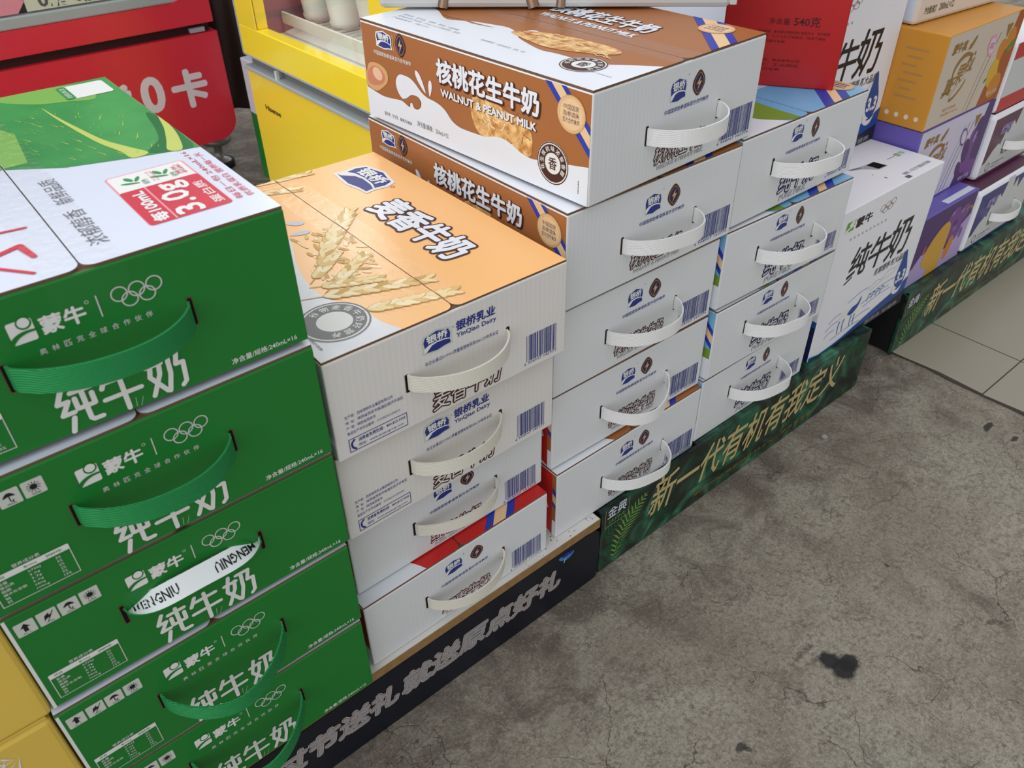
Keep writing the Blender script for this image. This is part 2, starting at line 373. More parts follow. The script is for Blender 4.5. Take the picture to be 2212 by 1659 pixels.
class Kind: pass
def make_kind(w, d, h, side, front, left, topbase, art_front, art_top, art_left, edge=None, tr=False):
    k = Kind(); k.w, k.d, k.h = w, d, h; W, D, H = w * 1000, d * 1000, h * 1000; ft = 0.0022
    b = MB(); b.box((0, 0, 0), (w, d, h - ft), edge or front, 0.0016, {'F': front, 'L': left, 'R': side, 'B': front, 'T': KRAFT, 'D': KRAFT})
    art_front(Cv(b, (0, 0, 0), (1, 0, 0), (0, 0, 1), (0.5, 0.5, W - .5, H - 3)), W, H)
    if art_left: art_left(Cv(b, (0, d, 0), (0, -1, 0), (0, 0, 1), (0.5, 0.5, D - 1.6, H - 3)), D, H)
    k.body = b
    k.flaps = []
    for s in (0, 1):
        x0, x1 = (0.0006, w / 2 - 0.0005) if s == 0 else (w / 2 + 0.0005, w - 0.0006)
        y0, y1, r = 0.0012, d - 0.0006, 0.009; pts = []
        if s == 0: arc = [(x1 - r + r * math.cos(a), y0 + r + r * math.sin(a)) for a in [math.radians(-90 + 15 * i) for i in range(7)]]; pts = [(x0, y0)] + arc + [(x1, y1), (x0, y1)]
        else: arc = [(x0 + r + r * math.cos(a), y0 + r + r * math.sin(a)) for a in [math.radians(180 + 15 * i) for i in range(7)]]; pts = arc + [(x1, y0), (x1, y1), (x0, y1)]
        m = MB(); m.prism(pts, h - ft, h, topbase, KRAFT)
        X0, X1, Y0 = x0 * 1000 + .3, x1 * 1000 - .3, y0 * 1000 + .2
        if tr: cv = Cv(m, (w, 0, h), (0, 1, 0), (-1, 0, 0), (Y0, W - X1, D - 1, W - X0))
        else: cv = Cv(m, (0, d, h), (0, -1, 0), (1, 0, 0), (1, X0, D - Y0, X1))
        if art_top: art_top(cv, W, D)
        k.flaps.append(m)
    return k
def first(k, loc, rz, label, cat, group, name):
    r = thing(name, loc, rz, label, cat, group); k.proto = [k.body.build('carton_body', r)] + [m.build('lid_flap', r) for m in k.flaps]; return r
def place(k, loc, rz, label, cat, group, name='milk_carton'):
    if not hasattr(k, 'proto'): return first(k, loc, rz, label, cat, group, name)
    r = thing(name, loc, rz, label, cat, group)
    for o in k.proto:
        c = o.copy(); COL.objects.link(c); c.parent = r
    return r
def tape(k, parent, x, w=0.046, front=0.03):
    m = MB(); z = k.h + 0.0012; N = 16; rnd = random.Random(int(x * 1e4))
    xs = [x - w / 2 + w * i / 6 for i in range(7)]
    ys = [-0.0012] + [k.d * j / N for j in range(1, N + 1)]
    g = [[(a, b, z + rnd.uniform(0, .0006)) for a in xs] for b in ys]
    low = [[(a, -0.0013, k.h - front * t) for a in xs] for t in (1, .5)] + [g[0]]
    for rows in (low, g):
        for j in range(len(rows) - 1):
            for i in range(6): m.poly([rows[j][i], rows[j][i + 1], rows[j + 1][i + 1], rows[j + 1][i]], TAPE, True)
    m.build('sealing_tape', parent)

# ------------------------------------------------------------------ green cartons
def front_green(c, W, H):
    c.rect(0.5, 0.5, 3.0, H, IWHITE, 1)
    c.rect(85, 79, 100, 95, IWHITE, 2, 1.5); c.ell(95, 92.5, 4.6, 4.6, GREEN2, 3); c.ell(95, 92.8, 3.5, 3.5, IWHITE, 4)
    c.poly(smooth([(84.5, 83), (90, 86.5), (96, 87.2), (100.6, 86.6), (100.6, 85.4), (95, 85.2), (90, 83.5), (86.5, 80.6), (85, 78.6)], 3), GREEN2, 5)
    c.text('蒙牛', 103.5, 80, 130.5, 92.5, IWHITE, 2, bold=.45, n=6); c.ring(133.2, 92.5, 1.3, .3, IWHITE, 2, 10)
    c.rect(139, 79, 139.9, 95, IGREY, 2)
    for x, y in ((153.5, 90.6), (165, 90.6), (176.5, 90.6), (159.2, 85), (170.8, 85)): c.ring(x, y, 5.6, .95, IGREY, 2 + (y < 88) * .4)
    for i, ch in enumerate('奥林匹克全球合作伙伴'): c.text(ch, 97 + i * 7.6, 67.0, 101.4 + i * 7.6, 71.4, IGREY, 2, off=.01)
    glyph(c, G_CHUN, 93, 4.5, 117, 36.5, 3.6, IWHITE); glyph(c, G_NIU, 122, 4.5, 147, 36, 3.6, IWHITE); glyph(c, G_NAI, 153, 4.5, 179, 37.5, 3.6, IWHITE)
    c.text('净含量/规格:240mL×16', 213, 4.6, 267, 9.8, IWHITE, 2, off=.008)
    for i, x in enumerate((5.5, 21.2, 36.6, 52.2)):
        c.rect(x, 90, x + 14, 104, IGREY, 2, 1); cx = x + 7
        if i == 0: c.poly([(cx - 3.6, 97.5), (cx, 102), (cx + 3.6, 97.5), (cx + 1.5, 98), (cx + 1.5, 93.5), (cx - 1.5, 93.5), (cx - 1.5, 98)], IBLACK, 3)
        if i == 1: c.poly([(cx - 3, 94), (cx - 2, 99), (cx + 1.4, 101), (cx + 1, 98.6), (cx + 3.2, 99), (cx + 1, 96), (cx - 1, 95.8)], IBLACK, 3); c.stroke([(cx + 4.6, 101.5), (cx - 1, 92.4)], .6, IBLACK, 4)
        if i == 2: c.poly(smooth([(cx - 4, 97.4), (cx - 2, 100.4), (cx, 101.2), (cx + 2, 100.4), (cx + 4, 97.4), (cx, 98.2)], 2), IBLACK, 3); c.stroke([(cx, 98), (cx, 94), (cx + 1.4, 93.2), (cx + 2, 94.6)], .7, IBLACK, 3)
        if i == 3:
            c.ell(cx, 97.6, 2.4, 2.4, IBLACK, 3)
            for a in range(12): c.stroke([(cx + 2.6 * math.cos(a * .5236), 97.6 + 2.6 * math.sin(a * .5236)), (cx + 4.6 * math.cos(a * .5236), 97.6 + 4.6 * math.sin(a * .5236))], .5, IBLACK, 3, False)
        c.text(('向上', '小心轻放', '怕雨', '怕晒')[i], cx - 3, 91, cx + 3, 92.6, IDGREY, 3, res=1)
    c.text('营养成分表', 25, 39.2, 43.5, 42.6, IWHITE, 2)
    c.frame(8, 8, 62, 38, .7, IGREY, 2); c.rect(8, 33, 62, 38.4, IWHITE, 3, 1.2)
    for t, x0, x1 in (('项目', 12, 18), ('每100mL', 31, 40), ('营养素参考值%', 46, 57)): c.text(t, x0, 34.4, x1, 37, GREEN2, 4, res=1)
    for i, (a, b, g) in enumerate((('能量', '275kJ', '3%'), ('蛋白质', '3.0g', '5%'), ('脂肪', '3.7g', '6%'), ('碳水化合物', '5.0g', '2%'), ('钠', '58mg', '3%'), ('钙', '100mg', '13%'))):
        y = 28.6 - i * 3.7; c.text(a, 12, y, 12 + 3.1 * len(a), y + 2.7, IWHITE, 2, res=1); c.text(b, 32, y, 32 + 1.7 * len(b), y + 2.5, IWHITE, 2, res=1); c.text(g, 51, y, 51 + 1.7 * len(g), y + 2.5, IWHITE, 2, res=1)
    slot(c, 74.5, 48.5, 69.5); slot(c, 195.5, 49, 71)
    c.stroke([(140, 2.5), (141, 10)], .35, IGREY, 3, False); c.stroke([(143, 2), (146, 9)], .3, IGREY, 3, False)   # scuffed tape ends
LEAF = mat('leaf_green_print', (34, 138, 62), 0.3, 0.5, two=(74, 168, 84), vscale=9)
LEAFL = ink('leaf_vein_ink', (196, 208, 104), 0.3); LEAFM = ink('leaf_mid_ink', (128, 184, 84), 0.3); LEAFD = ink('leaf_deep_ink', (20, 112, 52), 0.3)
def top_green(c, W, D):
    # u runs away from the front, v runs from the right edge to the left
    g = [(147, -2), (160, 50), (176, 100), (203, 139), (206, 200), (214, 280), (400, 280), (400, -2)]
    c.poly(g, LEAF, 1)
    vein = [(167, 43), (205, 57), (250, 66), (300, 72), (336, 76)]
    c.poly(smooth([(163, 38), (185, 46), (215, 57), (255, 64.5), (300, 71.5), (336, 76), (300, 74), (255, 69), (212, 63), (180, 55), (160, 52)], 4), LEAFL, 3)
    c.poly(smooth([(163, 38), (150, 10), (158, 3), (180, 2), (230, -1), (260, 6), (215, 14), (185, 22)], 4), LEAFD, 2)
    c.poly(smooth([(151, 15), (172, 8), (205, 2), (247, 0), (210, 8), (180, 17), (158, 24)], 4), LEAFL, 3)
    c.poly(smooth([(330, 30), (352, 24), (384, 26), (394, 60), (394, 110), (352, 80), (338, 50)], 4), LEAFM, 2)
    c.poly([(205, 120), (280, 112), (330, 130), (330, 280), (206, 280)], LEAFM, 2); c.poly(smooth([(215, 150), (260, 134), (318, 150), (300, 190), (240, 210)], 4), LEAFL, 3)
    rnd = random.Random(5)
    for i in range(90):
        u = rnd.uniform(168, 330); v = 42 + (u - 167) * .2 + rnd.uniform(-36, 60); q = rnd.uniform(4, 12); s = 1 if v > 45 + (u - 167) * .2 else -1
        c.stroke([(u, v), (u + q, v + s * q * .35)], [.9, .15], rnd.choice((LEAFL, LEAFM, LEAFM)), 2.5, False)
    c.rect(342, 7, 385, 51, IWHITE, 4, 4); c.rect(342, 42, 385, 51, IGREEN, 5, 3); c.text('扫码关注', 346, 44, 381, 49, IWHITE, 6, res=1)
    # red nutrition panel
    c.rect(29.5, 23.5, 131, 84.5, IPINK, 1, 4); c.rect(31, 25, 129.5, 83, IWHITE, 1.5, 3)
    c.rect(30, 24, 97, 84, IRED, 2, 3); c.rect(30, 64.4, 97, 65.8, IPINK, 3)
    c.text('每100mL', 33, 68, 92, 79, IWHITE, 3, bold=.5, n=6); c.text('3.0g', 33, 37, 93, 62, IWHITE, 3, bold=.7); c.text('蛋白质', 36, 27, 82, 34.5, IWHITE, 3, off=.01)
    for v in (62, 40): c.ell(118, v + 8, 5, 2.2, IGREEN, 3, .4); c.ell(110, v + 9, 7, 1.6, IGREEN, 3, 1.2); c.ell(116, v + 2, 5, 1.6, IGREEN, 3, -.5); c.text('绿色', 102, v - 4, 112, v + 1, IGREEN, 3, res=1); c.rows(['认证产品', '好品质'], 103, v - 12, 125, v - 6, IPINK, 3)
    c.rows(['推荐', '优选'], 104, 28, 122, 37, IRED, 3)
    c.rows(['每日一包 240mL×16', ('优质乳蛋白 营养每一天', .92)], 32, 5, 146, 21, IRED, 2, .3)
    c.text('浓郁醇香', 26, 112, 92, 126, IDGREY, 2, off=-.006); c.text('新鲜品质', 106, 112, 160, 125, IDGREY, 2, off=-.006)
    # red lettering on the left lid flap
    c.stroke([(13, 164), (46, 190)], 3.0, IRED, 3); c.stroke([(36, 158), (58, 162), (52, 178), (34, 196)], [4, 5.5, 5, 4], IRED, 3); c.stroke([(84, 152), (92, 196)], 3.2, IRED, 3); c.stroke([(58, 176), (62, 200)], 3, IRED, 3)
GREENK = make_kind(.2767, .3947, .1154, GREEN2, GREEN, BOARD, WPRINT, front_green, top_green, None, tr=True)
gA = 'green milk cartons in the tall left stack'
A = [((-.0557, .5262, .5989), -1.0, 'topmost green carton of the left stack, white and leafy lid, green strap'),
     ((-.0553, .5183, .4794), 0.0, 'second green carton from the top, green strap, its lid hidden'),
     ((-.0549, .5218, .3600), -.17, 'green carton whose twisted strap shows its white lettered inside'),
     ((-.0581, .5185, .2405), .47, 'green carton with a sagging strap, second from the bottom of its stack'),
     ((-.0599, .5204, .1218), 0.0, 'lowest green carton, standing on the dark navy plinth')]
for i, (loc, rz, lab) in enumerate(A):
    r = place(GREENK, loc, rz, lab, 'milk carton', gA)
    if i == 2: strap(.0745, .1955, .060, .019, .010, STRAPG, mat('white_satin_webbing', (238, 244, 244), .45, .4, bump='grain'), r, tilt=2.5, words=True, sag=-.007)
    else: strap(.0745, .1955, .0595, .0185, (.033, .030, 0, .045, .047)[i], STRAPG, IWHITE, r, sag=(0, .003, 0, .007, .008)[i], skew=(.12, .1, 0, -.1, -.1)[i], p=(2.2, 2.3, 2, 1.9, 1.9)[i])
    if i == 0:
        tape(GREENK, r, .1383, .05, .03)

# ------------------------------------------------------------------ wheat cartons (apricot lids)
def front_wheat(c, W, H):
    crest(c, 115, 86, 30, 21, 2, IGREY); c.ring(133.5, 93, 1, .25, IBLUE, 2, 8)
    c.text('银桥乳业', 137, 86.5, 183, 97, IBLUE, 2, bold=.35, n=6, shear=.1); c.text('YinQiao Dairy', 137, 77.5, 184, 84, IBLUE, 2, off=.015)
    c.text('本企业通过ISO9001质量管理体系和HACCP体系认证', 100, 62.5, 186, 67, IBLUE, 2, res=1)
    barcode(c, 222, 11, 263.5, 43, '6 904907 145977')
    outlined(c, '麦香牛奶', 106, 6, 188, 31, IBROWN, BOARDC, 2, .062, .12, .0)
    c.rows([('生产商：西安银桥乳业集团有限公司', .82), '地  址：陕西省西安市临潼区经济开发区', ('产  地：陕西省西安市', .5), ('食品生产许可证编号：SC10561011500013', .92)], 12, 25, 73, 50, IBLUE, 2, .4)
    c.frame(12, 6, 75, 21.5, .7, IBLUE, 2); c.stroke(smooth([(18, 19), (15, 16), (15.5, 11), (18.5, 8)], 4, False), 2.0, IBLUE, 2)
    c.text('消费者免费热线：400-815-9000', 22, 14.6, 73, 19, IBLUE, 2, off=.01, res=1); c.text('网址：www.yinqiaogroup.com', 22, 8.4, 70, 12.4, IBLUE, 2, res=1)
    slot(c, 79, 43.5, 63); slot(c, 198, 45, 65)
def top_wheat(c, W, D):
    wave = [(0, -2), (124, 97 - 30), (155, 78), (180, 71), (204, 63), (242, 54), (273, 55), (300, 66), (314, 75), (334, 73), (352, 76), (370, 84), (372, -2)]
    c.poly([(0, -2)] + smooth([(0, 62), (80, 70), (124, 84), (155, 81), (180, 72), (204, 63), (242, 54), (273, 54), (300, 63), (318, 74), (334, 72), (352, 75), (372, 84)], 4, False) + [(372, -2)], SILVER, 1)
    teardrop(c, (112, 94), (124, 110), 7, ink('grey_milk_ink', (206, 208, 214)), 3); teardrop(c, (142, 86), (146, 106), 6, ink('grey_milk_ink', (206, 208, 214)), 3)
    seal(c, 319, 41, 33, ink('seal_grey_ink', (118, 118, 120)), None, '谷物麦香牛奶好营养', 3)
    c.text('保质期及生产日期见箱体', 330, 9, 352, 12, IDGREY, 2, res=1)
    # sheaf and ears of wheat
    rnd = random.Random(3)
    for i in range(70):
        u = rnd.uniform(150, 262); v0 = 66 + rnd.uniform(0, 60); L = rnd.uniform(14, 30)
        c.ell(u, v0 + (262 - u) * .18, L * .35, 2.2, rnd.choice(WH), 2.4 + i * .012, rnd.uniform(-.6, .9), 10)
    for i, (a, b) in enumerate((((262, 72), (228, 128)), ((238, 66), (206, 108)), ((222, 82), (160, 128)), ((205, 92), (140, 160)), ((258, 64), (282, 116)), ((190, 100), (128, 168)))): ear(c, a, b, 9, 11, 3 + i * .12, i, .8)
    ear(c, (276, 57), (313, 152), 11, 12, 4, 11, .5); ear(c, (322, 77), (347, 158), 10, 12, 4, 12, .5); ear(c, (-4, 112), (8, 182), 9, 12, 3, 13, .5); ear(c, (24, 108), (44, 150), 7, 11, 3, 14, .6)
    crest(c, 66, 225, 66, 48, 3, IWHITE); c.ring(108, 236, 2.6, .6, IBLUE, 3, 10)
    c.text('麦香牛奶', 139, 181, 292, 225, IBROWN, 3, bold=4.2, n=12); c.text('麦香牛奶', 139, 181, 292, 225, MILK, 5, bold=1.6)
WHEATK = make_kind(.27595, .36899, .1121, BOARDC, BOARDC, SILVER, ORANGE, front_wheat, top_wheat, None)
gB = 'cream wheat milk cartons in the second stack'
for i, (loc, rz, lab) in enumerate((((.228, .5242, .4565), -1.11, 'wheat milk carton with apricot lid, topmost of the second stack'), ((.2288, .5359, .3404), .2, 'cream wheat milk carton directly under the apricot lidded one'))):
    r = place(WHEATK, loc, rz, lab, 'milk carton', gB)
    strap(.079, .198, .0545, .0172, (.030, .031)[i], STRAPC, STRAPC, r, skew=(.1, -.05)[i], p=(2.1, 2.2)[i], sag=(.002, .0)[i])
    if i == 0: tape(WHEATK, r, .138, .046, .006)

# ------------------------------------------------------------------ white cartons with coloured lids
def yq_front(title, eng, ink_o, lg, bd, tx, sl, sr, bc, tt, en, code):
    def f(c, W, H):
        crest(c, *lg, 2); c.ring(lg[0] + lg[2] * .62, lg[1] + lg[3] * .55, .9, .25, IBLUE, 2, 8); badge(c, *bd, 2)
        c.text('中国国家跆拳道队官方合作伙伴', *tx, IBLUE, 2, off=.005, res=1, shear=.1)
        slot(c, sl[0], sl[1], sl[2]); slot(c, sr[0], sr[1], sr[2]); barcode(c, *bc, code)
        outlined(c, title, *tt, ink_o, BOARD, 2, .06, .15, .0); outlined(c, eng, *en, ink_o, BOARD, 2, .05, .2, -.005)
    return f
def yq_top(kind):
    def f(c, W, D):
        s = D - 381
        if kind == 'walnut':
            c.poly([(0, -2), (0, 96)] + smooth([(20, 94), (42, 88), (80, 70), (110, 84), (140, 92), (162, 95), (185, 86), (203, 73), (248, 59), (271, 61), (300, 62), (326, 64), (352, 84), (384, 108)], 4, False) + [(384, -2)], MILK, 1)
            c.poly(smooth([(42, 92), (64, 84), (84, 84), (118, 82), (150, 84), (120, 78), (96, 80), (70, 79), (52, 84)], 4), BRN, 2)
            teardrop(c, (205, 92), (190, 104), 9, MILK, 2); teardrop(c, (206, 90), (222, 112), 5, MILK, 2)
            c.poly(smooth([(176, 86), (200, 106), (250, 118), (300, 118), (319, 110), (316, 98), (290, 82), (250, 70), (205, 76)], 4), WNUT, 3)
            rnd = random.Random(9)
            for i in range(26):
                u = 182 + i * 5; v = 78 + rnd.uniform(4, 30); c.stroke(smooth([(u, v), (u + 8, v + rnd.uniform(-3, 3)), (u + 18, v + rnd.uniform(-4, 4))], 3, False), [1.6] * 7, rnd.choice((ITAN, WH[1], ink('kernel_shade_ink', (168, 104, 48)))), 3.5, False)
            c.text('核桃花生牛奶', 134, 184, 288, 220, IBROWN, 3, bold=2.6); c.text('核桃花生牛奶', 134, 184, 288, 220, MILK, 4.4, bold=1.2, n=6)
            c.text('WALNUT & PEANUT MILK', 142, 161, 288, 174, MILK, 3, bold=.7, n=6)
            seal(c, 318, 53, 25, IBROWN, '香', '核桃花生香浓好滋味', 3)
            c.rows([('配料表：生牛乳、核桃、花生、白砂糖', .9), '营养成分表 净含量：250mL×12 贮存条件：常温', ('产品标准号：GB25191', .6)], 26, 27, 140, 52, ILGREY, 2, .4)
            c.text('致敏物质提示：本品含有花生、坚果、牛乳', 176, 38, 246, 43, ILGREY, 2, res=1); c.text('生产日期见箱体', 340, 40, 366, 43, ILGREY, 2, res=1)
            k = 562; mc = (333, 255)
        elif kind == 'date':
            c.poly([(0, -2), (0, 90), (120, 88), (240, 60), (330, 70), (349, 77), (358, 82), (372, 88), (372, -2)], MILK, 1)
            c.text('红枣牛奶', 140, 165, 285, 215, MILK, 3, off=.03); k = 540; mc = (326, 232)
        else:
            HILL = ink('meadow_ink', (118, 152, 52)); c.poly([(0, -2), (0, 80)] + smooth([(60, 84), (200, 70), (300, 66), (340, 67), (384, 98)], 4, False) + [(384, -2)], MILK, 1)
            c.poly(smooth([(200, 72), (280, 68), (340, 66), (372, 92), (384, 116), (372, 116), (330, 117), (280, 122), (210, 108)], 4), HILL, 2)
            c.poly([(0, 150), (60, 122), (215, 106), (280, 120), (280, 230), (0, 230)], ink('cloud_ink', (190, 208, 234)), 1.4)
            c.text('纯牛奶', 110, 180, 240, 232, IBLUE, 3, bold=3.4); c.text('纯牛奶', 110, 180, 240, 232, MILK, 4.4, bold=1); k = 551; mc = (345, 258)
        stripes(c, k, k + (21 if kind == 'sky' else 13), k + (39 if kind == 'sky' else 33), k + (57 if kind == 'sky' else 46), 150, 290, 2.5)
        medal(c, mc[0], mc[1], 21, 5)
    return f
def left_walnut(c, D, H):
    top = [(0, 37), (33, 32), (60, 34), (74, 35), (88, 31), (90, 36), (94, 37), (97, 32), (104, 32), (110, 36), (112, 42), (107, 47), (99, 47.5), (92, 46), (84, 41), (76, 38), (68, 43), (64, 52), (66, 60), (73, 66), (83, 67), (94, 66), (103, 62), (110, 57), (117, 53), (126, 50.5), (134, 50), (142, 49), (150, 47), (158, 43), (168, 35), (180, 31), (194, 30.5), (210, 31), (226, 32), (240, 36), (255, 37.5), (268, 35), (282, 30), (297, 28), (312, 30), (334, 34), (356, 38), (384, 43)]
    c.poly([(-2, -2)] + [(-2, 38)] + smooth(top, 3, False) + [(384, -2)], MILK, 3)
    c.poly(smooth([(76, 37.6), (84, 40.6), (92, 45.4), (99, 47), (107, 46.4), (111, 42), (109.5, 36.6), (104, 33), (98, 33), (95, 38), (90, 37.4), (87, 33)], 3), BRN, 4)
    teardrop(c, (122, 55), (107, 75), 5, MILK, 3); teardrop(c, (129.5, 53), (132, 70), 4, MILK, 3)
    crest(c, 47, 100, 28, 18, 4, IWHITE); c.rect(65, 91, 65.8, 109, ITAN, 3); badge(c, 80, 100, 20, 27, 3)
    c.text('中国国家跆拳道队官方合作伙伴', 24, 80.5, 98, 85.5, IWHITE, 3, off=.005, res=1)
    NUT = ink('peanut_ink', (206, 130, 96)); NUTL = ink('peanut_light_ink', (236, 190, 160))
    c.poly(smooth([(-6, 60), (3, 55), (10, 66), (24, 70), (40, 68), (48, 62), (47, 52), (38, 44), (24, 36), (10, 36), (-4, 44)], 4), ITAN2, 2); c.poly(smooth([(4, 50), (10, 60), (24, 66), (38, 62), (42, 54), (34, 46), (20, 42), (8, 42)], 4), NUT, 2.5); c.ell(27, 57, 10, 7.4, NUTL, 3, -.2)
    # walnut kernel pieces
    c.poly(smooth([(206, 70), (222, 74), (240, 74), (262, 68), (280, 66), (296, 58), (300, 44), (296, 30), (276, 26), (250, 28), (222, 30), (208, 40), (202, 56)], 4), WNUT, 1.5)
    rnd = random.Random(4)
    for i in range(22):
        u = rnd.uniform(206, 290); v = rnd.uniform(32, 68); q = [(u, v)]
        for k in range(3): q.append((q[-1][0] + rnd.uniform(1, 6), q[-1][1] + rnd.uniform(-5, 5)))
        c.stroke(smooth(q, 3, False), rnd.uniform(.6, 1.6), rnd.choice((ink('kernel_shade_ink', (168, 104, 48)), WH[3], ITAN2)), 2 + i * .012, False)
    c.text('核桃花生牛奶', 147, 73.5, 310, 98.5, IBROWN, 4, bold=2.3, n=10); c.text('核桃花生牛奶', 146, 74.6, 309, 99.4, MILK, 6, bold=.95)
    c.text('WALNUT & PEANUT MILK', 152, 58.5, 306, 66.5, IBROWN, 4, bold=.7, n=6); c.text('WALNUT & PEANUT MILK', 151.4, 59.1, 305.4, 67.1, MILK, 6, bold=.5, n=6)
    c.text('配料表：生牛乳', 34, 8.5, 62, 13.5, IDGREY, 4, res=1); c.text('规格见箱体', 66, 8.8, 90, 13.2, IDGREY, 4, res=1); c.text('净含量/规格：250mL×12', 101, 11.5, 160, 18.5, IDGREY, 4, res=1)
    for a, b, m in ((431, 440, IRIB), (440, 453, ITAN), (453, 460, IRIB)): c.poly([(a - 118, 118), (b - 118, 118), (b - 46, 46), (a - 46, 46)], m, 2)
    medal(c, 354, 88.5, 19, 4); seal(c, 330, 32, 22.5, IBROWN, '香', '花生核桃味浓郁香醇', 4)
    for i in range(9): c.rect(366, 11 + i * 1.6, 367.4, 11.9 + i * 1.6, IBROWN, 4)
def left_red(c, D, H):
    c.rect(0, 0, 372, H, REDP, 1); c.poly([(0, 0), (0, 20), (340, 14), (372, 2), (372, 0)], MILK, 2)
    c.rect(373, 30, D, H, BRN, 1); c.rect(373, 0, D, 30, MILK, 1)
    for y0, y1, m in ((52, 60, IRIB), (60, 74, ITAN), (74, 84, IRIB)): c.poly([(373, y0 + 6), (D, y0), (D, y1), (373, y1 + 6)], m, 2)
    for x, y in ((352, 78), (346, 92), (338, 84), (330, 96)): c.ring(x, y, 4, .8, IGOLD, 3, 10, a1=280)
    c.poly([(356, 40), (366, 48), (362, 58), (350, 66), (352, 52)], MILK, 2.4)
def left_sky(c, D, H):
    c.rect(0, 34, D, 52, ink('meadow_ink', (118, 152, 52)), 1.5); c.rect(0, 0, D, 36, MILK, 2)
    c.rect(0, 50, D, H, SKY, 1)
    for a, b, m in ((432, 441, IRIB), (441, 454, ITAN), (454, 463, IRIB)): c.poly([(a - 118, 118), (b - 118, 118), (b - 46, 46), (a - 46, 46)], m, 2.5)
    medal(c, 350, 86, 18, 4); c.text('纯牛奶', 190, 62, 300, 96, MILK, 3, off=.02)
def left_date(c, D, H): c.rect(0, 0, D, 30, MILK, 2)
WALF = yq_front('核桃花生牛奶', 'WALNUT & PEANUT MILK', IBROWN, (130, 88.5, 25, 23), (164.5, 88.5, 21.5, 27), (110, 66.5, 185, 71.5), (84, 42, 62), (206.5, 40.5, 61), (217.5, 10, 276, 43), (101, 15.5, 187, 37), (106, 8.6, 187, 13), '6 904907 160776')
WALK = make_kind(.28309, .38102, .11667, BOARD, BOARD, BRN, BRN, WALF, yq_top('walnut'), left_walnut)
WALR = make_kind(.28309, .38102, .11667, BOARD, BOARD, BRN, BRN, WALF, yq_top('walnut'), left_red)
DATK = make_kind(.27365, .36899, .10561, BOARD, BOARD, REDP, REDP, yq_front('红枣牛奶', 'RED DATE MILK', ink('maroon_ink', (110, 32, 36)), (122.5, 82, 25, 20), (157.5, 81.5, 20, 22), (103, 57.5, 174, 62), (81, 40, 59), (199, 37.5, 58.5), (213, 7, 264, 38), (102, 10, 176, 29), (106, 4, 174, 8), '6 904907 160325'), yq_top('date'), left_date)
SKYK = make_kind(.27481, .38102, .11487, BOARD, BOARD, SKY, SKY, yq_front('纯牛奶', 'PURE MILK', INAVY, (115, 95, 24, 22), (155, 93, 17, 27), (96, 71, 172, 75.5), (70.5, 51.5, 73), (196, 46.5, 68), (211.5, 11.5, 262, 36.5), (96, 16, 180, 48), (101, 6, 162, 13.5), '6 904907 145908'), yq_top('sky'), left_sky)
gC = 'white walnut and peanut milk cartons'; gD = 'white pure milk cartons with sky blue lids'; gR = 'white red date milk cartons'
for i, (loc, rz, lab) in enumerate((((.2345, .5567, .2294), .19, 'white red date carton set back beneath the two wheat cartons'), ((.2287, .5377, .1218), .4, 'white red date carton at the bottom of its stack on the navy plinth'))):
    r = place(DATK, loc, rz, lab, 'milk carton', gR); strap(.081, .199, .0490, .0160, (.029, .031)[i], STRAPC, STRAPC, r, skew=(.15, -.05)[i], sag=(-.002, .0)[i], p=2.2)
CL = [((.5478, .5370, .604), 2.66, 'walnut milk carton topmost of its stack, brown printed side and lid showing'), ((.5283, .5459, .4832), -.36, 'walnut milk carton second from the top, brown side above the apricot lid'),
      ((.5193, .5520, .3625), -.67, 'white walnut milk carton in the middle of its five-high stack'), ((.5230, .5558, .2418), -1.1, 'white walnut milk carton directly above the lowest of its stack'),
      ((.5240, .5451, .1218), -.3, 'lowest walnut milk carton, jutting over the end of the navy plinth')]
for i, (loc, rz, lab) in enumerate(CL):
    r = place(WALK if i < 3 else WALR, loc, rz, lab, 'milk carton', gC)
    strap(.084, .2065, .0515, .0178, (.037, .035, .040, .043, .040)[i], STRAPW, STRAPW, r, skew=(.1, .22, .1, -.2, .2)[i], sag=(.002, 0, .0, .006, -.001)[i], p=(2.5, 3.0, 2.4, 2.0, 2.8)[i])
    if i == 0: tape(WALK, r, .1415, .046, .012)
DL = [((.8157, .5465, .4881), .3, 'pure milk carton with the sky and meadow lid under the red gift box'), ((.8089, .5434, .3692), -2.03, 'pure milk carton second from the top, strip of sky blue lid showing'),
      ((.8116, .5412, .2502), -1.14, 'pure milk carton third from the top, beside the tall upright white carton'), ((.8085, .5431, .1320), -.2, 'lowest pure milk carton, resting on the green banner plinth')]
for i, (loc, rz, lab) in enumerate(DL):
    r = place(SKYK, loc, rz, lab, 'milk carton', gD)
    strap(.0705, .196, .0595, .0195, (.041, .041, .042, .043)[i], STRAPW, STRAPW, r, skew=(.2, .15, .17, .2)[i], p=3.0)

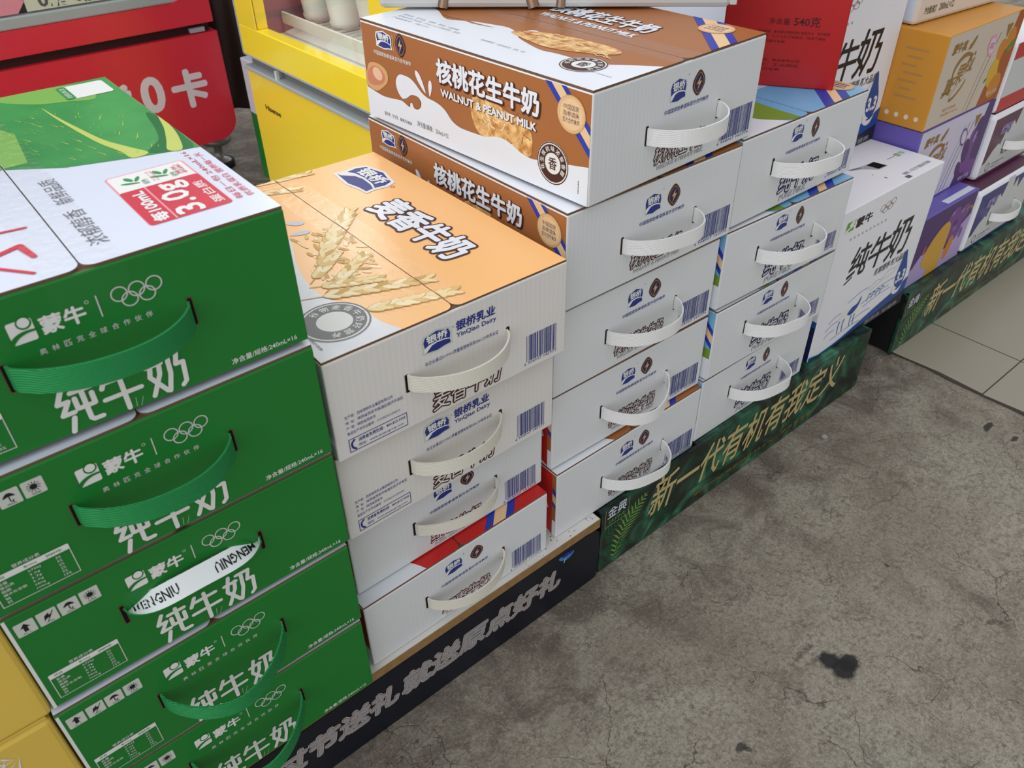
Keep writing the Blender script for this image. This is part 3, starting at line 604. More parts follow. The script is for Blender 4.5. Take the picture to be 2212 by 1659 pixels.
# ------------------------------------------------------------------ tall upright cartons
UPW = mat('satin_white_carton', (236, 236, 240), 0.42, 0.4, var=0.02); BLU2 = ink('swoosh_blue_ink', (32, 78, 150)); NAV2 = ink('dark_band_ink', (36, 34, 48)); SKB = ink('sketch_blue_ink', (86, 120, 172))
def upright():
    w, d, h = .3030, .300, .2799; b = MB(); b.box((0, 0, 0), (w, d, h), UPW, .0016, {'L': UPW})
    c = Cv(b, (0, 0, 0), (1, 0, 0), (0, 0, 1), (.4, .4, 302.6, 279)); LV = ink('lime_ink', (92, 160, 50))
    c.poly([(14, 241), (37, 241), (40, 258), (16, 258)], LV, 2); c.poly([(22, 252), (30, 258), (38, 258), (36, 250), (29, 247)], IWHITE, 3); c.poly(smooth([(13, 244), (24, 248.5), (38, 249), (38, 247), (26, 245), (18, 240.5)], 3), IWHITE, 3)
    c.text('蒙牛', 44, 241, 90, 257, IBLACK, 2, off=.03)
    for x, y in ((121, 251), (136, 253), (151, 255), (129, 246), (144, 248)): c.ring(x, y, 8, 1.1, IGOLD if y > 249 else IDGREY, 2, 20, .72)
    for i in range(10): c.rect(36 + i * 11.5, 221.5, 40.5 + i * 11.5, 225, ILGREY, 2)
    for ch, x0, y0, x1, y1 in (('纯', 62, 138, 116, 196), ('牛', 120, 133, 182, 196), ('奶', 182, 130, 252, 204)): c.text(ch, x0, y0, x1, y1, IBLACK, 2, bold=1.0, n=6, shear=.12)
    c.text('新鲜营养 新大品质', 158, 111, 262, 125, IDGREY, 2, off=.02, shear=.2); c.stroke([(56, 133), (78, 141)], 3.4, IBLACK, 2, False)
    c.stroke(smooth([(150, 86), (176, 96), (192, 93), (214, 103), (236, 100), (252, 108)], 3, False), .9, ILGREY, 2, False); c.stroke(smooth([(160, 80), (190, 88), (222, 90), (244, 96)], 3, False), .8, ILGREY, 2, False)
    # cow on the shore, drawn as a brush sketch
    c.poly(smooth([(74, 58), (84, 66), (104, 68), (124, 70), (132, 80), (137, 78), (136, 68), (130, 60), (128, 48), (112, 50), (96, 50), (80, 48), (74, 50)], 3), IWHITE, 2)
    c.poly(smooth([(98, 58), (110, 68), (126, 70), (134, 82), (134, 70), (126, 58), (112, 52)], 3), BLU2, 3)
    for x in (78, 92, 116, 127): c.stroke([(x, 52), (x - 2, 40), (x, 26)], [4, 3, 2.2], SKB, 2.5, False)
    for a, q in (((40, 62), (76, 70)), ((34, 48), (70, 56)), ((140, 62), (230, 66)), ((150, 52), (240, 58)), ((60, 20), (150, 24)), ((90, 84), (150, 92)), ((160, 72), (250, 76)), ((36, 34), (66, 40)), ((120, 34), (180, 38))): c.stroke(smooth([a, ((a[0] + q[0]) / 2, (a[1] + q[1]) / 2 + 3), q], 3, False), 1.1, SKB, 2, False)
    for x in range(4): c.stroke([(158 + x * 14, 60), (163 + x * 14, 74), (170 + x * 14, 70)], 2.4, SKB, 2, False)
    c.poly([(0, -1), (0, 10)] + smooth([(30, 4), (90, 8), (150, 20), (200, 31), (256, 42), (303, 58)], 4, False) + [(303, -1)], BLU2, 3)
    c.poly([(0, -1), (0, 3)] + smooth([(60, 1), (150, 9), (230, 18), (303, 28)], 4, False) + [(303, -1)], NAV2, 4); c.text('优质乳 好营养', 176, 3, 286, 12, ILGREY, 5, shear=.1, res=1)
    c.poly(smooth([(262, 127), (274, 104), (285, 78), (284, 56), (272, 46), (258, 52), (250, 66), (250, 88)], 4), BLU2, 4); c.text('3.3', 254, 60, 281, 82, IWHITE, 5, off=.04)
    c.poly(smooth([(248, 58), (256, 46), (270, 42), (284, 50), (287, 62), (286, 54), (276, 36), (262, 34), (250, 42)], 3), IWHITE, 5)
    L = Cv(b, (0, d, 0), (0, -1, 0), (0, 0, 1)); L.rect(1, 1, 299, 70, INAVY, 1); L.rect(1, 70, 299, 82, BLU2, 1)
    T = Cv(b, (0, 0, h), (1, 0, 0), (0, 1, 0)); T.poly([(150, 86), (186, 80), (210, 79), (214, 54), (188, 55), (168, 74), (148, 82)], ILGREY, 1); T.poly([(187, 78), (210, 78), (213, 56), (190, 57)], DARK, 2); T.poly([(146, 88), (170, 80), (172, 77), (148, 84)], IDGREY, 2)
    T.text('保质期：6个月 生产日期及批号见箱体', 200, 14, 284, 22, IDGREY, 2, res=1); T.rect(192, 4, 204, 12, IDGREY, 2); T.text('蒙牛', 262, 62, 290, 74, LV, 2); T.rect(236, 68, 262, 69, IDGREY, 2); T.ell(166, 30, 1.6, 3, IDGREY, 2); T.ell(160, 50, 1, 1, IDGREY, 2)
    return b
ub = upright()
r1 = thing('milk_carton', (1.1138, .5481, .1320), -.05, 'tall white carton with black lettering and a blue cow sketch, front right', 'milk carton', 'tall white upright milk cartons'); p1 = ub.build('carton_body', r1)
r2 = thing('milk_carton', (1.1145, .6860, .4122), -.2, 'tall white carton standing behind, between the red gift box and gold box', 'milk carton', 'tall white upright milk cartons')
p2 = p1.copy(); COL.objects.link(p2); p2.parent = r2

# ------------------------------------------------------------------ red gift box and silver case
REDG = mat('glossy_red_board', (178, 14, 20), 0.28, 0.5, var=0.04); DKRED = ink('dark_red_ink', (74, 6, 8))
def yawed(p, q): return math.degrees(math.atan2(q[1] - p[1], q[0] - p[0]))
pa, pb = (0.962, 0.7065), (1.0472, 0.577)
rg = thing('gift_box', (pa[0], pa[1], .6031), yawed(pa, pb), 'tall glossy red gift box standing on the sky blue lid', 'gift box')
b = MB(); wl = math.dist(pa, pb); b.box((0, 0, 0), (wl, .09, .30), REDG, .002); c = Cv(b, (0, 0, 0), (1, 0, 0), (0, 0, 1))
WW = wl * 1000
c.text('净含量', WW - 98, 80, WW - 71, 88, DKRED, 2); c.text('540克', WW - 66, 79, WW - 33, 91, DKRED, 2, off=.01)
c.rows([('产品类型：复合蛋白固体饮料 食用方法：即冲即饮', 1), ('保质期：十二个月 贮存条件：阴凉干燥处', .95), ('生产日期见包装', .4)], WW - 110, 56, WW - 18, 74, DKRED, 2, .4); c.rows(['委托商：食品有限公司', '地址：工业园区', ('电话见包装', .6)], WW - 110, 20, WW - 50, 38, DKRED, 2, .4)
b.build('box_body', rg); m = MB(); m.box((.003, .003, .3002), (wl - .003, .087, .306), REDG, .002); m.build('box_lid', rg)
qa, qb = (.566, .929), (.8815, .641)
sv = thing('gift_case', (qa[0], qa[1], .7232), yawed(qa, qb), 'silver grey case with brown curved bands lying across the brown lid', 'gift case')
wl = math.dist(qa, qb); b = MB(); SIL = mat('silver_satin_board', (196, 194, 190), .4, .45, var=.06, vscale=8)
b.box((0, 0, 0), (wl, .15, .12), SIL, .006); c = Cv(b, (0, 0, 0), (1, 0, 0), (0, 0, 1)); BR2 = ink('bronze_ink', (140, 108, 84))
def band(p, w):
    q = smooth(p, 5, False); c.stroke(q, w + 3, IDGREY, 1, False); c.stroke(q, w, BR2, 2, False); c.stroke([(x - w * .15, y) for x, y in q], w * .35, ink('bronze_light_ink', (176, 150, 128)), 3, False)
band([(78, 1), (86, 30), (104, 60), (130, 96)], 9); band([(190, 1), (180, 30), (160, 62), (140, 100)], 11); band([(222, 1), (226, 30), (240, 66), (262, 100)], 8)
b.build('case_body', sv); m = MB(); m.box((wl - .002, -.004, .004), (wl + .006, .04, .03), SIL, .001); m.build('case_end_flap', sv)

# ------------------------------------------------------------------ far right cluster
GOLDP = mat('golden_gloss_board', (206, 142, 44), 0.3, 0.5, var=0.06, vscale=8); GOLDF = mat('cream_gold_print', (204, 190, 172), 0.38, 0.4, var=0.03)
PURP = mat('violet_gloss_board', (106, 92, 176), 0.34, 0.45, var=0.05); PURF = mat('lilac_print', (206, 200, 218), 0.38, 0.4, var=0.03); DPUR = ink('dark_purple_ink', (78, 48, 106)); MPUR = ink('mid_purple_ink', (116, 70, 140)); LPUR = ink('light_purple_ink', (176, 158, 204))
FR1 = ink('orange_fruit_ink', (202, 128, 30)); FR2 = ink('deep_orange_ink', (166, 84, 22)); FR3 = ink('yellow_fruit_ink', (214, 168, 52))
def fruit_box(side, facem, cols, label, name, loc, hh, motifs, dots):
    r = thing(name, loc, 0, label, 'drink box', 'fruit milk drink boxes stacked at the right'); w = .272; b = MB()
    b.box((0, 0, 0), (w, .20, hh), side, .002, {'F': facem}); c = Cv(b, (0, 0, 0), (1, 0, 0), (0, 0, 1), (.4, .4, w * 1000 - .4, hh * 1000 - .4)); H = hh * 1000
    c.poly([(272, 0), (188, 0), (196, 30), (214, 66), (222, 92), (238, 118), (246, H), (272, H)], cols[1], 1)
    motifs(c, H)
    c.text('蒙牛真', 24, H - 34, 70, H - 18, IGOLD, 3, off=.03, shear=.2); c.ell(92, H - 26, 13, 4, IGOLD, 3, .9); c.stroke([(80, H - 36), (84, H - 26)], 1.6, IGOLD, 3, False)
    c.ell(76, H - 64, 30, 24, IGOLD, 3, .35); c.ell(78, H - 68, 28, 20, facem, 4, .35)
    c.ell(84, H - 104, 26, 8, IGOLD, 3, .6); c.ell(82, H - 99, 24, 7, facem, 4, .6)
    for i, ch in enumerate('真果粒'): c.text(ch, 32 + i * 29, H - 106 + i * 15, 60 + i * 29, H - 74 + i * 15, IGOLD, 5, off=.02, shear=.25)
    c.rows([('果粒牛奶饮品', .8), '净含量 250g×12'], 50, 12, 110, 30, cols[2], 3, .4)
    if dots:
        cg = Cv(b, (0, .2, 0), (0, -1, 0), (0, 0, 1))
        for k in range(4): cg.ell(128 + k * 18, 18, 4, 4.4, ink('pale_icon_ink', (226, 206, 190)), 1, n=14)
        for k in range(7): cg.rect(132 + (k % 2) * 6, 126 - k * 13, 172 - (k % 3) * 7, 129 - k * 13, ink('tan_gold_ink', (176, 134, 78)), 1)
    b.build('box_body', r); return r
def m_gold(c, H):
    for u, v, a, q, m, l in ((222, 92, 16, 24, FR1, 2), (214, 56, 20, 26, FR3, 2), (250, 70, 22, 30, FR2, 2), (246, 110, 16, 22, FR1, 2), (236, 30, 24, 22, FR1, 2)): c.ell(u, v, a, q, m, l, .3)
    c.ell(252, 98, 16, 4.5, IGREEN, 4, .6); c.ell(190, 48, 5, 2.4, IGREEN, 4, .8); c.poly([(212, H - 18), (234, H - 18), (222, H - 42)], IGOLD, 4); c.ell(172, H - 46, 14, 20, IPINK, 3, .5); c.ell(172, H - 46, 10, 15, PURF, 4, .5); c.text('果粒', 164, H - 52, 180, H - 40, IRED, 5)
    for k in range(3): c.stroke([(136 + k * 14, 4), (152 + k * 16, 60), (176 + k * 18, 130)], 1.3, (WH[2], IDGREY, WH[1])[k], 2, False)
    c.text('橙子 芒果', 216, 14, 256, 22, WPRINT, 4)
def m_purp(c, H):
    for u, v, a, q, m, l in ((226, 86, 16, 26, MPUR, 2), (238, 110, 16, 20, DPUR, 2), (222, 44, 20, 24, MPUR, 2), (254, 60, 18, 28, DPUR, 2), (252, 22, 20, 20, MPUR, 2), (206, 70, 13, 26, DPUR, 3), (196, 36, 9, 16, DPUR, 3)): c.ell(u, v, a, q, m, l, .3)
    c.ell(230, 92, 3, 12, LPUR, 4, -.2); c.poly([(204, H - 18), (226, H - 18), (214, H - 42)], IGOLD, 4); c.ell(178, H - 52, 12, 20, MPUR, 3, .5); c.ell(178, H - 52, 9, 15, PURF, 4, .5)
    for k in range(3): c.stroke([(130 + k * 14, 4), (146 + k * 14, 60), (170 + k * 16, 130)], 1.3, (LPUR, IDGREY, MPUR)[k], 2, False)
    c.text('葡萄 芦荟', 214, 6, 258, 14, PURF, 4)
fruit_box(PURP, PURF, (DPUR, DPUR, MPUR), 'violet grape milk drink box under the golden box', 'drink_box', (1.4215, .600, .2893), .1555, m_purp, False)
gb = fruit_box(GOLDP, GOLDF, (FR1, FR2, FR1), 'golden fruit milk drink box on top of the violet box', 'drink_box', (1.4185, .600, .4463), .1575, m_gold, True)
# lilac cartoon carton: plain fruit picture only
cb = thing('drink_box', (1.4245, .5600, .1420), 0, 'purple drink box with grapes and a yellow fruit picture, on the right plinth', 'drink box', 'fruit milk drink boxes stacked at the right')
b = MB(); b.box((0, 0, 0), (.232, .17, .146), PURP, .002, {'F': DPUR, 'T': PURP}); c = Cv(b, (0, 0, 0), (1, 0, 0), (0, 0, 1), (.4, .4, 231.5, 145.5))
c.poly([(0, 0), (0, 36)] + smooth([(30, 40), (60, 66), (80, 50), (120, 40), (170, 46), (200, 80), (232, 96)], 4, False) + [(232, 0)], LPUR, 1)
for u, v, a, q in ((150, 112, 24, 18), (190, 106, 22, 20), (176, 72, 24, 22), (140, 84, 20, 18)): c.ell(u, v, a, q, MPUR, 2, .3); c.ell(u - 6, v + 8, 6, 2, LPUR, 3, .8)
YF = ink('yellow_cartoon_ink', (206, 158, 62)); c.poly(smooth([(64, 42), (72, 70), (100, 98), (128, 108), (146, 96), (150, 70), (148, 40), (146, 18), (136, -4), (98, -6), (96, 18), (74, 26)], 4), YF, 3); c.ell(168, 40, 12, 26, FR1, 2.5, -.2)
c.ell(60, 70, 7, 10, ink('rose_ink', (160, 70, 110)), 3); c.ell(112, 14, 7, 14, MPUR, 2); c.ell(206, 60, 6, 12, MPUR, 2); c.ring(212, 106, 14, 3, FR1, 3, 14, .7, 0, 180); c.ring(212, 106, 10, 3, IGREEN, 3, 14, .7, 0, 180)
T = Cv(b, (0, 0, .146), (1, 0, 0), (0, 1, 0)); T.rect(118, 6, 224, 20, WPRINT, 1)
b.build('box_body', cb)
# white box on the golden box
wb = thing('drink_box', (1.428, .670, .6045), -3.5, 'cream white drink box with green text lying on the golden box', 'drink box')
b = MB(); WBM = mat('cream_white_board', (222, 210, 196), .42, .4, var=.03); b.box((0, 0, 0), (.30, .15, .10), WBM, .006, {'L': WPRINT}); c = Cv(b, (0, 0, 0), (1, 0, 0), (0, 0, 1)); OLV = ink('olive_ink', (104, 104, 74))
c.text('净含量/规格', 22, 14, 58, 26, OLV, 2, off=.02); c.text('200mL×12', 66, 15, 110, 26, OLV, 2, off=.02); b.build('box_body', wb)
# yogurt boxes
MAR = mat('maroon_gloss_board', (86, 34, 66), .34, .45, var=.06); NVY = mat('navy_gloss_board', (40, 40, 116), .34, .45, var=.06); REDB = mat('scarlet_gloss_board', (186, 24, 24), .34, .45); GRW = ink('splash_white_ink', (200, 202, 200))
def yogurt(base, loc, label, kind, st=True):
    r = thing('yogurt_box', loc, 0, label, 'yogurt box', 'white splash yogurt boxes at the far right'); w, h = .26, .132; b = MB()
    b.box((0, 0, 0), (w, .20, h), UPW, .008, {'F': base, 'T': MAR if kind == 'navy' else base}); c = Cv(b, (0, 0, 0), (1, 0, 0), (0, 0, 1), (7, 2, 255, 130))
    if kind == 'red': c.rect(0, 28, 260, 132, GRW, 1); c.rect(0, 0, 260, 30, REDB, 2); c.rect(0, 100, 60, 132, REDB, 2)
    else:
        c.poly([(0, 0), (0, 30), (20, 34), (40, 56), (58, 66), (66, 60), (74, 88), (86, 80), (98, 104), (112, 92), (124, 132), (150, 132), (158, 100), (170, 120), (182, 92), (196, 110), (262, 132), (262, 0)], GRW, 1)
        c.rect(0, 0, 260, 8, base, 2); c.text('希腊酸奶', 48, 84, 92, 104, LPUR, 3, off=.02, shear=.2); c.ring(40, 20, 9, 2, IDGREY, 3, 14); c.rows(['风味酸牛奶', ('净含量 205g×12', .8)], 56, 12, 110, 26, IDGREY, 3, .4); c.text('酸奶', 84, 36, 118, 52, IDGREY, 3, off=.03)
        slot(c, 84, 46, 66, 4); slot(c, 190, 46, 66, 4)
    b.build('box_body', r)
    if st: strap(.084, .19, .056, .017, .03, STRAPW, STRAPW, r, p=2.6)
yogurt(NVY, (1.666, .556, .1420), 'navy and white splash yogurt box, lowest at the far right', 'navy')
yogurt(MAR, (1.705, .592, .2755), 'maroon and white splash yogurt box above the navy one', 'maroon')
yogurt(UPW, (1.705, .600, .4090), 'white yogurt box with a scarlet lower band, above the maroon one', 'red', False)

# ------------------------------------------------------------------ golden cartons at the lower left edge
GLD = mat('matte_gold_board', (228, 194, 84), 0.36, 0.5, var=0.07, vscale=6)
for i, (z, lab) in enumerate(((.1225, 'plain golden carton at lower left, below its twin beside the green stack'), (.3530, 'plain golden carton at left, resting on another golden carton'))):
    r = thing('gold_carton', (-.3525 + .0045 * i, .5245, z), 0, lab, 'carton', 'golden cartons left of the green stack'); b = MB(); b.box((0, 0, 0), (.2915, .36, .226), GLD, .004, {'T': KRAFT, 'D': KRAFT})
    c = Cv(b, (0, 0, 0), (1, 0, 0), (0, 0, 1))
    for k in range(9): c.stroke([(238 + random.uniform(0, 18), 188 + random.uniform(0, 26)), (248 + random.uniform(0, 14), 200 + random.uniform(0, 14))], [2.2, .4], IWHITE, 2, False)
    b.build('carton_body', r); m = MB()
    for x0, x1 in ((.002, .1452), (.1463, .2895)): m.box((x0, .002, .2262), (x1, .358, .2294), GLD, .0006)
    m.build('lid_flap', r)

# ------------------------------------------------------------------ plinths
LAM = mat('white_laminate', (214, 212, 206), 0.4, 0.4, var=0.06); CHIP = mat('raw_chipboard_edge', (150, 118, 78), 0.85, 0.2, var=0.3, vscale=90)
NAVYB = mat('navy_banner_vinyl', (14, 20, 34), 0.34, 0.4, var=0.25, vscale=7)
pl = thing('display_plinth', (-.50, .5288, 0), 0, 'low navy plinth with silver lettering under the green and cream stacks', 'plinth')
m = MB(); m.box((.010, .012, .002), (1.085, .43, .104), mat('dark_core', (40, 36, 32), .8)); m.build('plinth_core', pl)
m = MB(); m.box((0, .0012, .104), (1.096, .44, .1211), CHIP, .0008, {'T': LAM}); rnd = random.Random(2)
ct = Cv(m, (0, 0, .1211), (1, 0, 0), (0, 1, 0))
for k in range(40): ct.ell(1000 + rnd.uniform(-40, 92), rnd.uniform(3, 40), rnd.uniform(.4, 1.6), rnd.uniform(.3, 1), IDGREY, 1, n=8)
m.build('top_board', pl)
m = MB(); o = [(0.0, .001), (1.090, .001), (1.093, .004), (1.096, .050), (1.094, .094)] + [(1.084 + .010 * math.cos(a), .094 + .010 * math.sin(a)) for a in (.4, .9, 1.3)] + [(1.07, .1065), (0, .1065)]
m.prism(o, 0, .012, NAVYB, NAVYB, 'y')
c = Cv(m, (.5, 0, 0), (1, 0, 0), (0, 0, 1)); CRM = ink('cream_outline_ink', (222, 206, 188)); SLV = ink('silver_letter_ink', (158, 154, 156), .3)
for s, x0, x1 in (('过节送礼', 84, 250), ('就送原点好礼', 258, 520)): c.text(s, x0, 43, x1, 78, CRM, 1, bold=2.6, shear=.22); c.text(s, x0, 43, x1, 78, ink('dark_rim_ink', (60, 58, 66)), 2, bold=1.7, shear=.22); c.text(s, x0, 43, x1, 78, SLV, 3, bold=1.2, shear=.22)
BF = ink('butterfly_blue_ink', (60, 130, 200)); c.ell(524, 94, 9, 4, BF, 2, -.5); c.ell(536, 92, 9, 4, BF, 2, .4); c.ell(528, 98, 6, 3.4, IBLUE, 3, .3); c.ell(537, 97, 5, 3, IBLUE, 3, -.3); c.stroke([(528, 91), (526, 84)], 1.4, CRM, 2)
m.build('lettered_front', pl)
def jungle():
    m = bpy.data.materials.new('jungle_banner_vinyl'); m.use_nodes = True; t = m.node_tree; b = t.nodes['Principled BSDF']; b.inputs['Roughness'].default_value = .35
    co = t.nodes.new('ShaderNodeTexCoord'); n = t.nodes.new('ShaderNodeTexNoise'); n.inputs['Scale'].default_value = 15; n.inputs['Detail'].default_value = 7; n.inputs['Distortion'].default_value = 1.8
    r = t.nodes.new('ShaderNodeValToRGB'); E = r.color_ramp.elements
    E[0].position = .40; E[0].color = (.005, .012, .009, 1); E[1].position = .74; E[1].color = (.07, .27, .12, 1); x = E.new(.54); x.color = (.012, .060, .030, 1); y = E.new(.64); y.color = (.024, .13, .075, 1)
    t.links.new(co.outputs['Object'], n.inputs['Vector']); t.links.new(n.outputs[0], r.inputs[0]); t.links.new(r.outputs[0], b.inputs['Base Color']); return m
JUN = jungle(); GOLDL = ink('pale_gold_letter_ink', (196, 178, 124), .3); FROND = ink('frond_green_ink', (112, 150, 72)); FROND2 = ink('deep_frond_ink', (24, 88, 52))
def frond(c, p0, p1, bend, n, L, m, l=2, w=3.2):
    a, b = Vector(p0), Vector(p1); d = b - a; nn = Vector((-d.y, d.x)).normalized(); pts = [a + d * t + nn * bend * math.sin(math.pi * t) for t in [i / n for i in range(n + 1)]]
    c.stroke([tuple(p) for p in pts], 1.0, m, l, False)
    for i in range(1, n):
        t = (pts[i + 1] - pts[i - 1]).normalized(); q = Vector((-t.y, t.x)); k = L * math.sin(math.pi * (i / n * .86 + .1))
        for s in (1, -1):
            e = pts[i] + (q * s * .9 + t * .55).normalized() * k; c.stroke([tuple(pts[i]), tuple((pts[i] + e) / 2 + t * k * .05), tuple(e)], [w * .6, w, .3], m, l + .2 * (s > 0), False)
def green_plinth(x, y, w, h, label, low=0.0, lh=0.0):
    r = thing('display_plinth', (x, y, 0), 0, label, 'plinth', 'green banner plinths'); m = MB()
    lh = lh or h
    m.box((0.004, .006, .002), (w, .44, lh - .004), mat('black_core_board', (14, 14, 14), .7), .002); m.build('plinth_core', r)
    m = MB(); m.box((low, 0.006, lh - .0038), (w, .44, h), JUN, .0004)
    if low: m.box((0.004, .006, lh - .0040), (low, .44, lh), JUN, .0004)
    m.build('top_board', r)
    m = MB(); m.prism([(0, .001), (w, .001), (w, h), (low, h), (0, lh + .003)], 0, .0055, JUN, JUN, 'y'); W = w * 1000; c = Cv(m, (0, 0, 0), (1, 0, 0), (0, 0, 1), (1, 3, W - 1, h * 1000 - 5))
    frond(c, (30, 8), (96, 108), 14, 16, 26, FROND); frond(c, (4, 66), (80, 90), 10, 12, 22, FROND2, 1.5); frond(c, (12, 50), (60, 28), -6, 10, 18, FROND2, 1.5); frond(c, (150, 20), (120, 100), 6, 12, 22, FROND2, 1.2); frond(c, (300, 118), (380, 86), 6, 12, 20, FROND2, 1.2); frond(c, (470, 20), (560, 34), 6, 12, 14, FROND2, 1.2); frond(c, (600, 118), (690, 96), 8, 12, 20, FROND2, 1.2)
    c.frame(7, 90, 56, 140, .6, GOLDL, 2); c.text('金典', 12, 106, 50, 128, WPRINT, 3, off=.01, shear=.1); c.text('SATINE', 14, 96, 48, 102, FROND, 3)
    c.text('新一代有机有我定义', 108, 46, 612, 118, GOLDL, 4, off=.012, shear=.22)
    c.text('限定产地 有机纯牛奶·4.0g—原生乳蛋白', 214, 16, 540, 25, IGOLD, 4, shear=.2, res=1)
    m.build('banner_front', r); return r
green_plinth(.6005, .5318, .694, .1312, 'green jungle banner plinth with gold lettering under the white stacks', .209, .1208)
green_plinth(1.436, .5415, .86, .1412, 'green jungle banner plinth at far right, on the tiled floor')

# ------------------------------------------------------------------ fridges
FRED = mat('red_fridge_enamel', (226, 44, 64), 0.3, 0.5, var=0.04, coat=.2, vscale=4); FDK = mat('shadow_gap_plastic', (52, 24, 26), .7); FGREY = mat('grey_rubber_sill', (170, 178, 178), .4)
rf = thing('display_fridge', (0, 2.25, 0), 0, 'red display fridge with white lettering, behind at the upper left', 'fridge')
def rrect(x0, z0, x1, z1, r, corners=(1, 1, 1, 1), n=6):
    pts = []
    for k, (cx, cz, a0) in enumerate(((x1 - r, z0 + r, -90), (x1 - r, z1 - r, 0), (x0 + r, z1 - r, 90), (x0 + r, z0 + r, 180))):
        if corners[k]:
            for i in range(n + 1): a = math.radians(a0 + 90 * i / n); pts.append((cx + r * math.cos(a), cz + r * math.sin(a)))
        else: pts.append(((x1, z0), (x1, z1), (x0, z1), (x0, z0))[k])
    return pts
m = MB(); m.box((.012, .07, .14), (.852, .70, 1.75), mat('dark_fridge_shell', (60, 50, 48), .5), .01); m.build('cabinet', rf)
m = MB(); m.prism(rrect(.0, .118, .868, .400, .055, (1, 0, 0, 1)), .0, .06, FRED, FRED, 'y')
c = Cv(m, (0, 0, 0), (1, 0, 0), (0, 0, 1))
for st, x0, x1 in (('0', 262, 316), ('糖', 336, 420), ('0', 444, 500), ('脂', 518, 606), ('0', 636, 688), ('卡', 716, 806)): c.text(st, x0, 226 if st != '0' else 234, x1, 318, ink('fridge_white_ink', (236, 222, 226)), 2, bold=4.5, res=4)
m.build('lower_panel', rf)
m = MB(); m.box((.01, .02, .398), (.856, .07, .425), FDK); m.box((.80, .006, .402), (.84, .02, .414), FGREY, .002); m.build('vent_gap', rf)
m = MB()
m.prism(rrect(0, .424, .864, .481, .004), 0, .05, FRED, FRED, 'y'); m.prism(rrect(.815, .481, .864, 1.72, .004), 0, .05, FRED, FRED, 'y'); m.prism(rrect(0, .481, .05, 1.72, .004), 0, .05, FRED, FRED, 'y'); m.prism(rrect(0, 1.66, .864, 1.72, .004), -.001, .049, FRED, FRED, 'y')
m.prism([(.815, .481), (.815, .53), (.806, .505), (.79, .488), (.765, .481)], .0, .04, FRED, FRED, 'y'); m.build('door_frame', rf)
m = MB(); m.box((.05, .004, .481), (.80, .03, .508), FGREY, .004); m.build('door_sill', rf)
def glass_mat(n, tint):
    g = bpy.data.materials.new(n); g.use_nodes = True; t = g.node_tree; o = t.nodes['Material Output']; b = t.nodes['Principled BSDF']; b.inputs['Roughness'].default_value = .03; b.inputs['Base Color'].default_value = (.9, .92, .92, 1); b.inputs['Metallic'].default_value = 1
    tr = t.nodes.new('ShaderNodeBsdfTransparent'); tr.inputs[0].default_value = tint; fr = t.nodes.new('ShaderNodeFresnel'); fr.inputs[0].default_value = 1.6; mx = t.nodes.new('ShaderNodeMixShader')
    ge = t.nodes.new('ShaderNodeNewGeometry'); mm = t.nodes.new('ShaderNodeMath'); mm.operation = 'MULTIPLY_ADD'; mm.inputs[1].default_value = -1; mm.inputs[2].default_value = 1; mu = t.nodes.new('ShaderNodeMath'); mu.operation = 'MULTIPLY'
    t.links.new(ge.outputs['Backfacing'], mm.inputs[0]); t.links.new(mm.outputs[0], mu.inputs[0]); t.links.new(fr.outputs[0], mu.inputs[1])
    t.links.new(mu.outputs[0], mx.inputs[0]); t.links.new(tr.outputs[0], mx.inputs[1]); t.links.new(b.outputs[0], mx.inputs[2]); t.links.new(mx.outputs[0], o.inputs[0]); return g
GLS = glass_mat('fridge_glass', (.93, .95, .94, 1))
m = MB(); m.box((.05, .016, .50), (.815, .022, 1.66), GLS); m.build('door_glass', rf)
m = MB(); m.box((.44, .010, .512), (.72, .0125, .60), mat('pale_label_strip', (214, 216, 196), .5), .0005); c = Cv(m, (0, .010, 0), (1, 0, 0), (0, 0, 1)); c.text('0糖 0脂 0卡', 470, 516, 690, 550, IDGREY, 2, off=.03)
m.prism([(.30, .512), (.42, .512), (.44, .535), (.42, .56), (.30, .56)], .009, .0125, mat('rose_label_strip', (190, 120, 124), .5), IPINK, 'y'); m.build('shelf_label', rf)
m = MB(); m.box((.04, .0705, .52), (.82, .072, 1.6), mat('pale_fridge_lining', (206, 208, 204), .5)); m.build('inner_lining', rf)
def foot(x, y, parent, name='levelling_foot'):
    m = MB(); ST = mat('worn_steel', (150, 148, 142), .4, metal=.6)
    m.lathe([(0, .0), (.036, .0), (.036, .016), (.030, .02), (.012, .022), (.012, .07), (.040, .074), (.044, .082), (.040, .094), (.014, .097), (.014, .15)], (x, y, 0), ST); m.lathe([(0, .0005), (.039, .0005), (.040, .018), (.034, .0205)], (x, y, 0), mat('black_rubber', (30, 28, 28), .7)); return m.build(name, parent)
foot(.836, .11, rf)
foot(.836, .62, rf); foot(.05, .11, rf); foot(.05, .62, rf)

